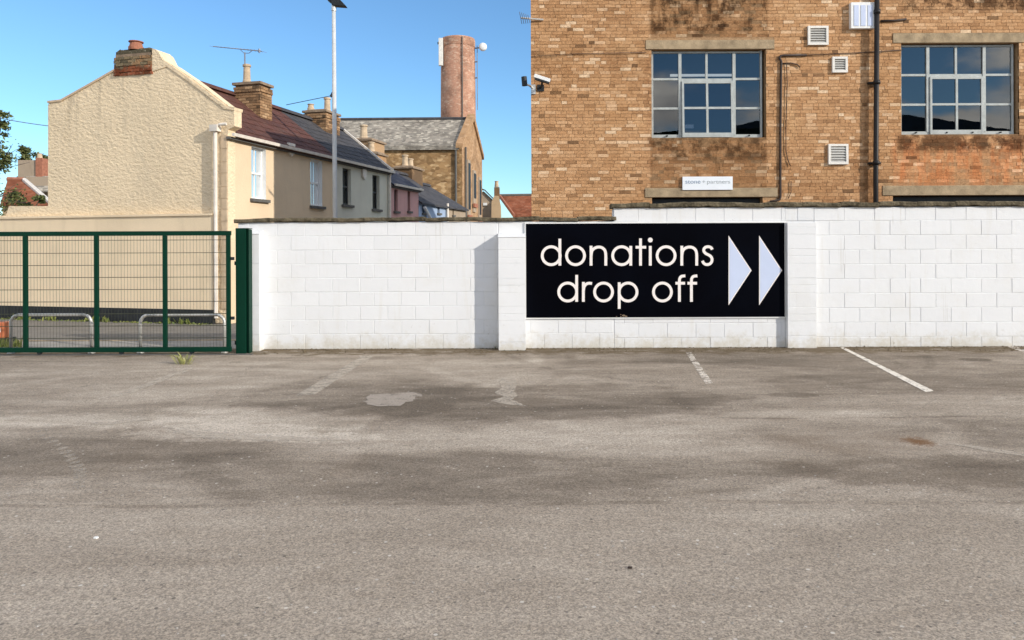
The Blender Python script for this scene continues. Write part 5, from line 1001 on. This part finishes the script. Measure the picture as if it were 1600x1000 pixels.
# ------------------------------------------------------------------ weeds and litter
def weed(px, py, h, n, spread, mat, label, name='weed', seed=1, Y=None):
    rr = random.Random(seed); p = PG(px, py); m = MB()
    for k in range(n):
        a = rr.uniform(0, 6.28); ln = h * rr.uniform(.55, 1.1); out = spread * rr.uniform(.2, 1); d = Vector((math.cos(a), math.sin(a) * .6, 0)); s = Vector((-d.y, d.x, 0)) * (h * rr.uniform(.03, .07)); b = p + d * rr.uniform(0, spread * .6)
        q = b + d * out * .5 + Vector((0, 0, ln * .7)); e_ = b + d * out + Vector((0, 0, ln * rr.uniform(.6, 1.0)))
        m.poly([b - s * .4, b + s * .4, q + s, q - s]); m.poly([q - s, q + s, e_])
    return tag(m.build(name, MAT[mat], recalc=False, origin=p), label, 'weed')
weed(288, 569, .17, 58, .20, 'yweed', 'yellow green weed tuft growing through the asphalt before the gate', seed=2)
weed(1427, 540, .11, 20, .10, 'darkweed', 'small upright weed at the wall foot beside the long white line', seed=3)
weed(1532, 540, .09, 34, .17, 'darkweed', 'low spreading weed at the wall foot farthest right', seed=4)
weed(1218, 541, .10, 26, .08, 'darkweed', 'dark weed in the corner below the sign beside the pier', seed=5)
weed(774, 545, .06, 16, .05, 'darkweed', 'tiny dark weed in the shaded corner left of the middle pier', seed=6)
for k_, (px, h_, n_, lb_) in enumerate(((452, .05, 10, 'tiny weed sprig at the wall foot just right of the green post'), (560, .04, 12, 'tiny weed sprig at the wall foot where the old faded line meets the wall'), (640, .05, 16, 'low weed sprig at the wall foot straight above the pale patch'), (700, .06, 20, 'largest weed sprig in the dirt left of the middle pier'),
    (985, .07, 22, 'dark weed clump at the wall foot under the middle of the sign'), (1008, .05, 12, 'smaller weed sprig just right of the clump under the sign'), (1105, .04, 10, 'small weed sprig at the wall foot below the first sign arrow'), (1285, .05, 14, 'weed sprig at the wall foot just right of the right pier'), (1350, .05, 12, 'weed sprig at the wall foot between the long white line and the upright weed'), (1478, .06, 14, 'weed sprig at the wall foot halfway between the two larger weeds at right'), (1575, .06, 18, 'weed sprig at the wall foot by the right picture edge'))):
    o = weed(px, 543.5 - px * .003 + 1, h_, n_, h_, 'darkweed' if k_ % 3 else 'weed', lb_, seed=20 + k_); o['group'] = 'weed sprigs along the wall foot'
m = MB(); rr = random.Random(11)
for k in range(520):
    w = rr.uniform(bw0, bw1 + 2); b = H(-.15 - rr.random() ** 2 * .22, w, -.09); h = rr.uniform(.03, .14) * (1.4 if mnoise.noise(Vector((w * 1.3, 2, 0))) > 0.05 else .35); a = Vector((rr.gauss(0, .5), rr.gauss(0, .5), 1.0)).normalized(); s = Vector((rr.gauss(0, 1), rr.gauss(0, .4), 0)).normalized() * .016
    m.poly([b - s, b + s, b + a * h * .6 + s * 1.3, b + a * h, b + a * h * .6 - s * 1.3])
tag(m.build('verge_weeds', MAT['weed'], recalc=False), 'strip of weeds along the black foot of the cream wall', 'weeds', kind='stuff')
m = MB()
for k in range(260):
    b = PG(rr.uniform(-40, 36), 541 + rr.gauss(0, 2.2)); b.y = 12.3 + rr.uniform(0, .5); b.x = PY(rr.uniform(-40, 34), 540, b.y).x; h = rr.uniform(.06, .20); a = Vector((rr.gauss(0, .35), rr.gauss(0, .35), 1)).normalized(); s = Vector((1, rr.gauss(0, .4), 0)).normalized() * .010
    m.poly([b - s, b + s, b + a * h])
tag(m.build('grass_tuft', MAT['weed'], recalc=False), 'yellowing rough grass by the gate foot at the left edge', 'grass', kind='stuff')
m = MB()
for k in range(2600):
    x = rr.uniform(wx0, 8.8); q = rr.random() ** 2.2 * .55
    if mnoise.noise(Vector((x * 1.1, 5, 1))) < rr.uniform(-.5, .3): continue
    yb_ = WY - .008
    for a_, b_, d_ in ((P1[0], P1[1], .25), (P2[0], P2[1], .10)):
        if a_ - .02 < x < b_ + .02: yb_ = WY - d_ - .01
    s = rr.uniform(.004, .015) * (1 if rr.random() < .95 else 1.8); c = Vector((x, yb_ - q, .001)); ring = [c + Vector((s * math.cos(i * 1.257 + k) * rr.uniform(.6, 1.3), s * math.sin(i * 1.257 + k) * rr.uniform(.6, 1.3), 0)) for i in range(5)]; tp = c + Vector((0, 0, s * rr.uniform(.5, 1.1)))
    for i in range(5): m.poly([ring[i], ring[(i + 1) % 5], tp])
tag(m.build('grit', MAT['soil'], recalc=False), 'brown grit and soil washed along the foot of the white wall', 'grit', kind='stuff')
m = MB()
for k in range(420):
    px, py = rr.uniform(0, 1600), 560 + 440 * rr.random(); c = PG(px, py); s = rr.uniform(.003, .008); ring = [c + Vector((s * math.cos(i * 1.257) * rr.uniform(.6, 1.3), s * math.sin(i * 1.257) * rr.uniform(.6, 1.3), .0005)) for i in range(5)]; tp = c + Vector((0, 0, s * .8))
    for i in range(5): m.poly([ring[i], ring[(i + 1) % 5], tp])
tag(m.build('loose_chippings', MAT['pave'], recalc=False), 'loose pale chippings scattered over the asphalt', 'grit', kind='stuff')
p = PG(150, 842); m = MB(); m.prism([p + Vector(q) for q in [(-.011, -.007, .003), (.007, -.010, .003), (.013, .004, .003), (.002, .011, .003), (-.010, .007, .003)]], (0, 0, .008)); tag(m.build('litter_scrap', MAT['upvc']), 'tiny white scrap lying on the asphalt at lower left', 'litter')
p = PG(984, 888); m = MB(); m.prism([p + Vector(q) for q in [(-.012, -.006, .002), (.010, -.009, .002), (.014, .005, .002), (-.006, .009, .002)]], (0, 0, .006)); tag(m.build('litter_scrap', MAT['cable']), 'tiny dark scrap lying on the asphalt right of centre', 'litter')
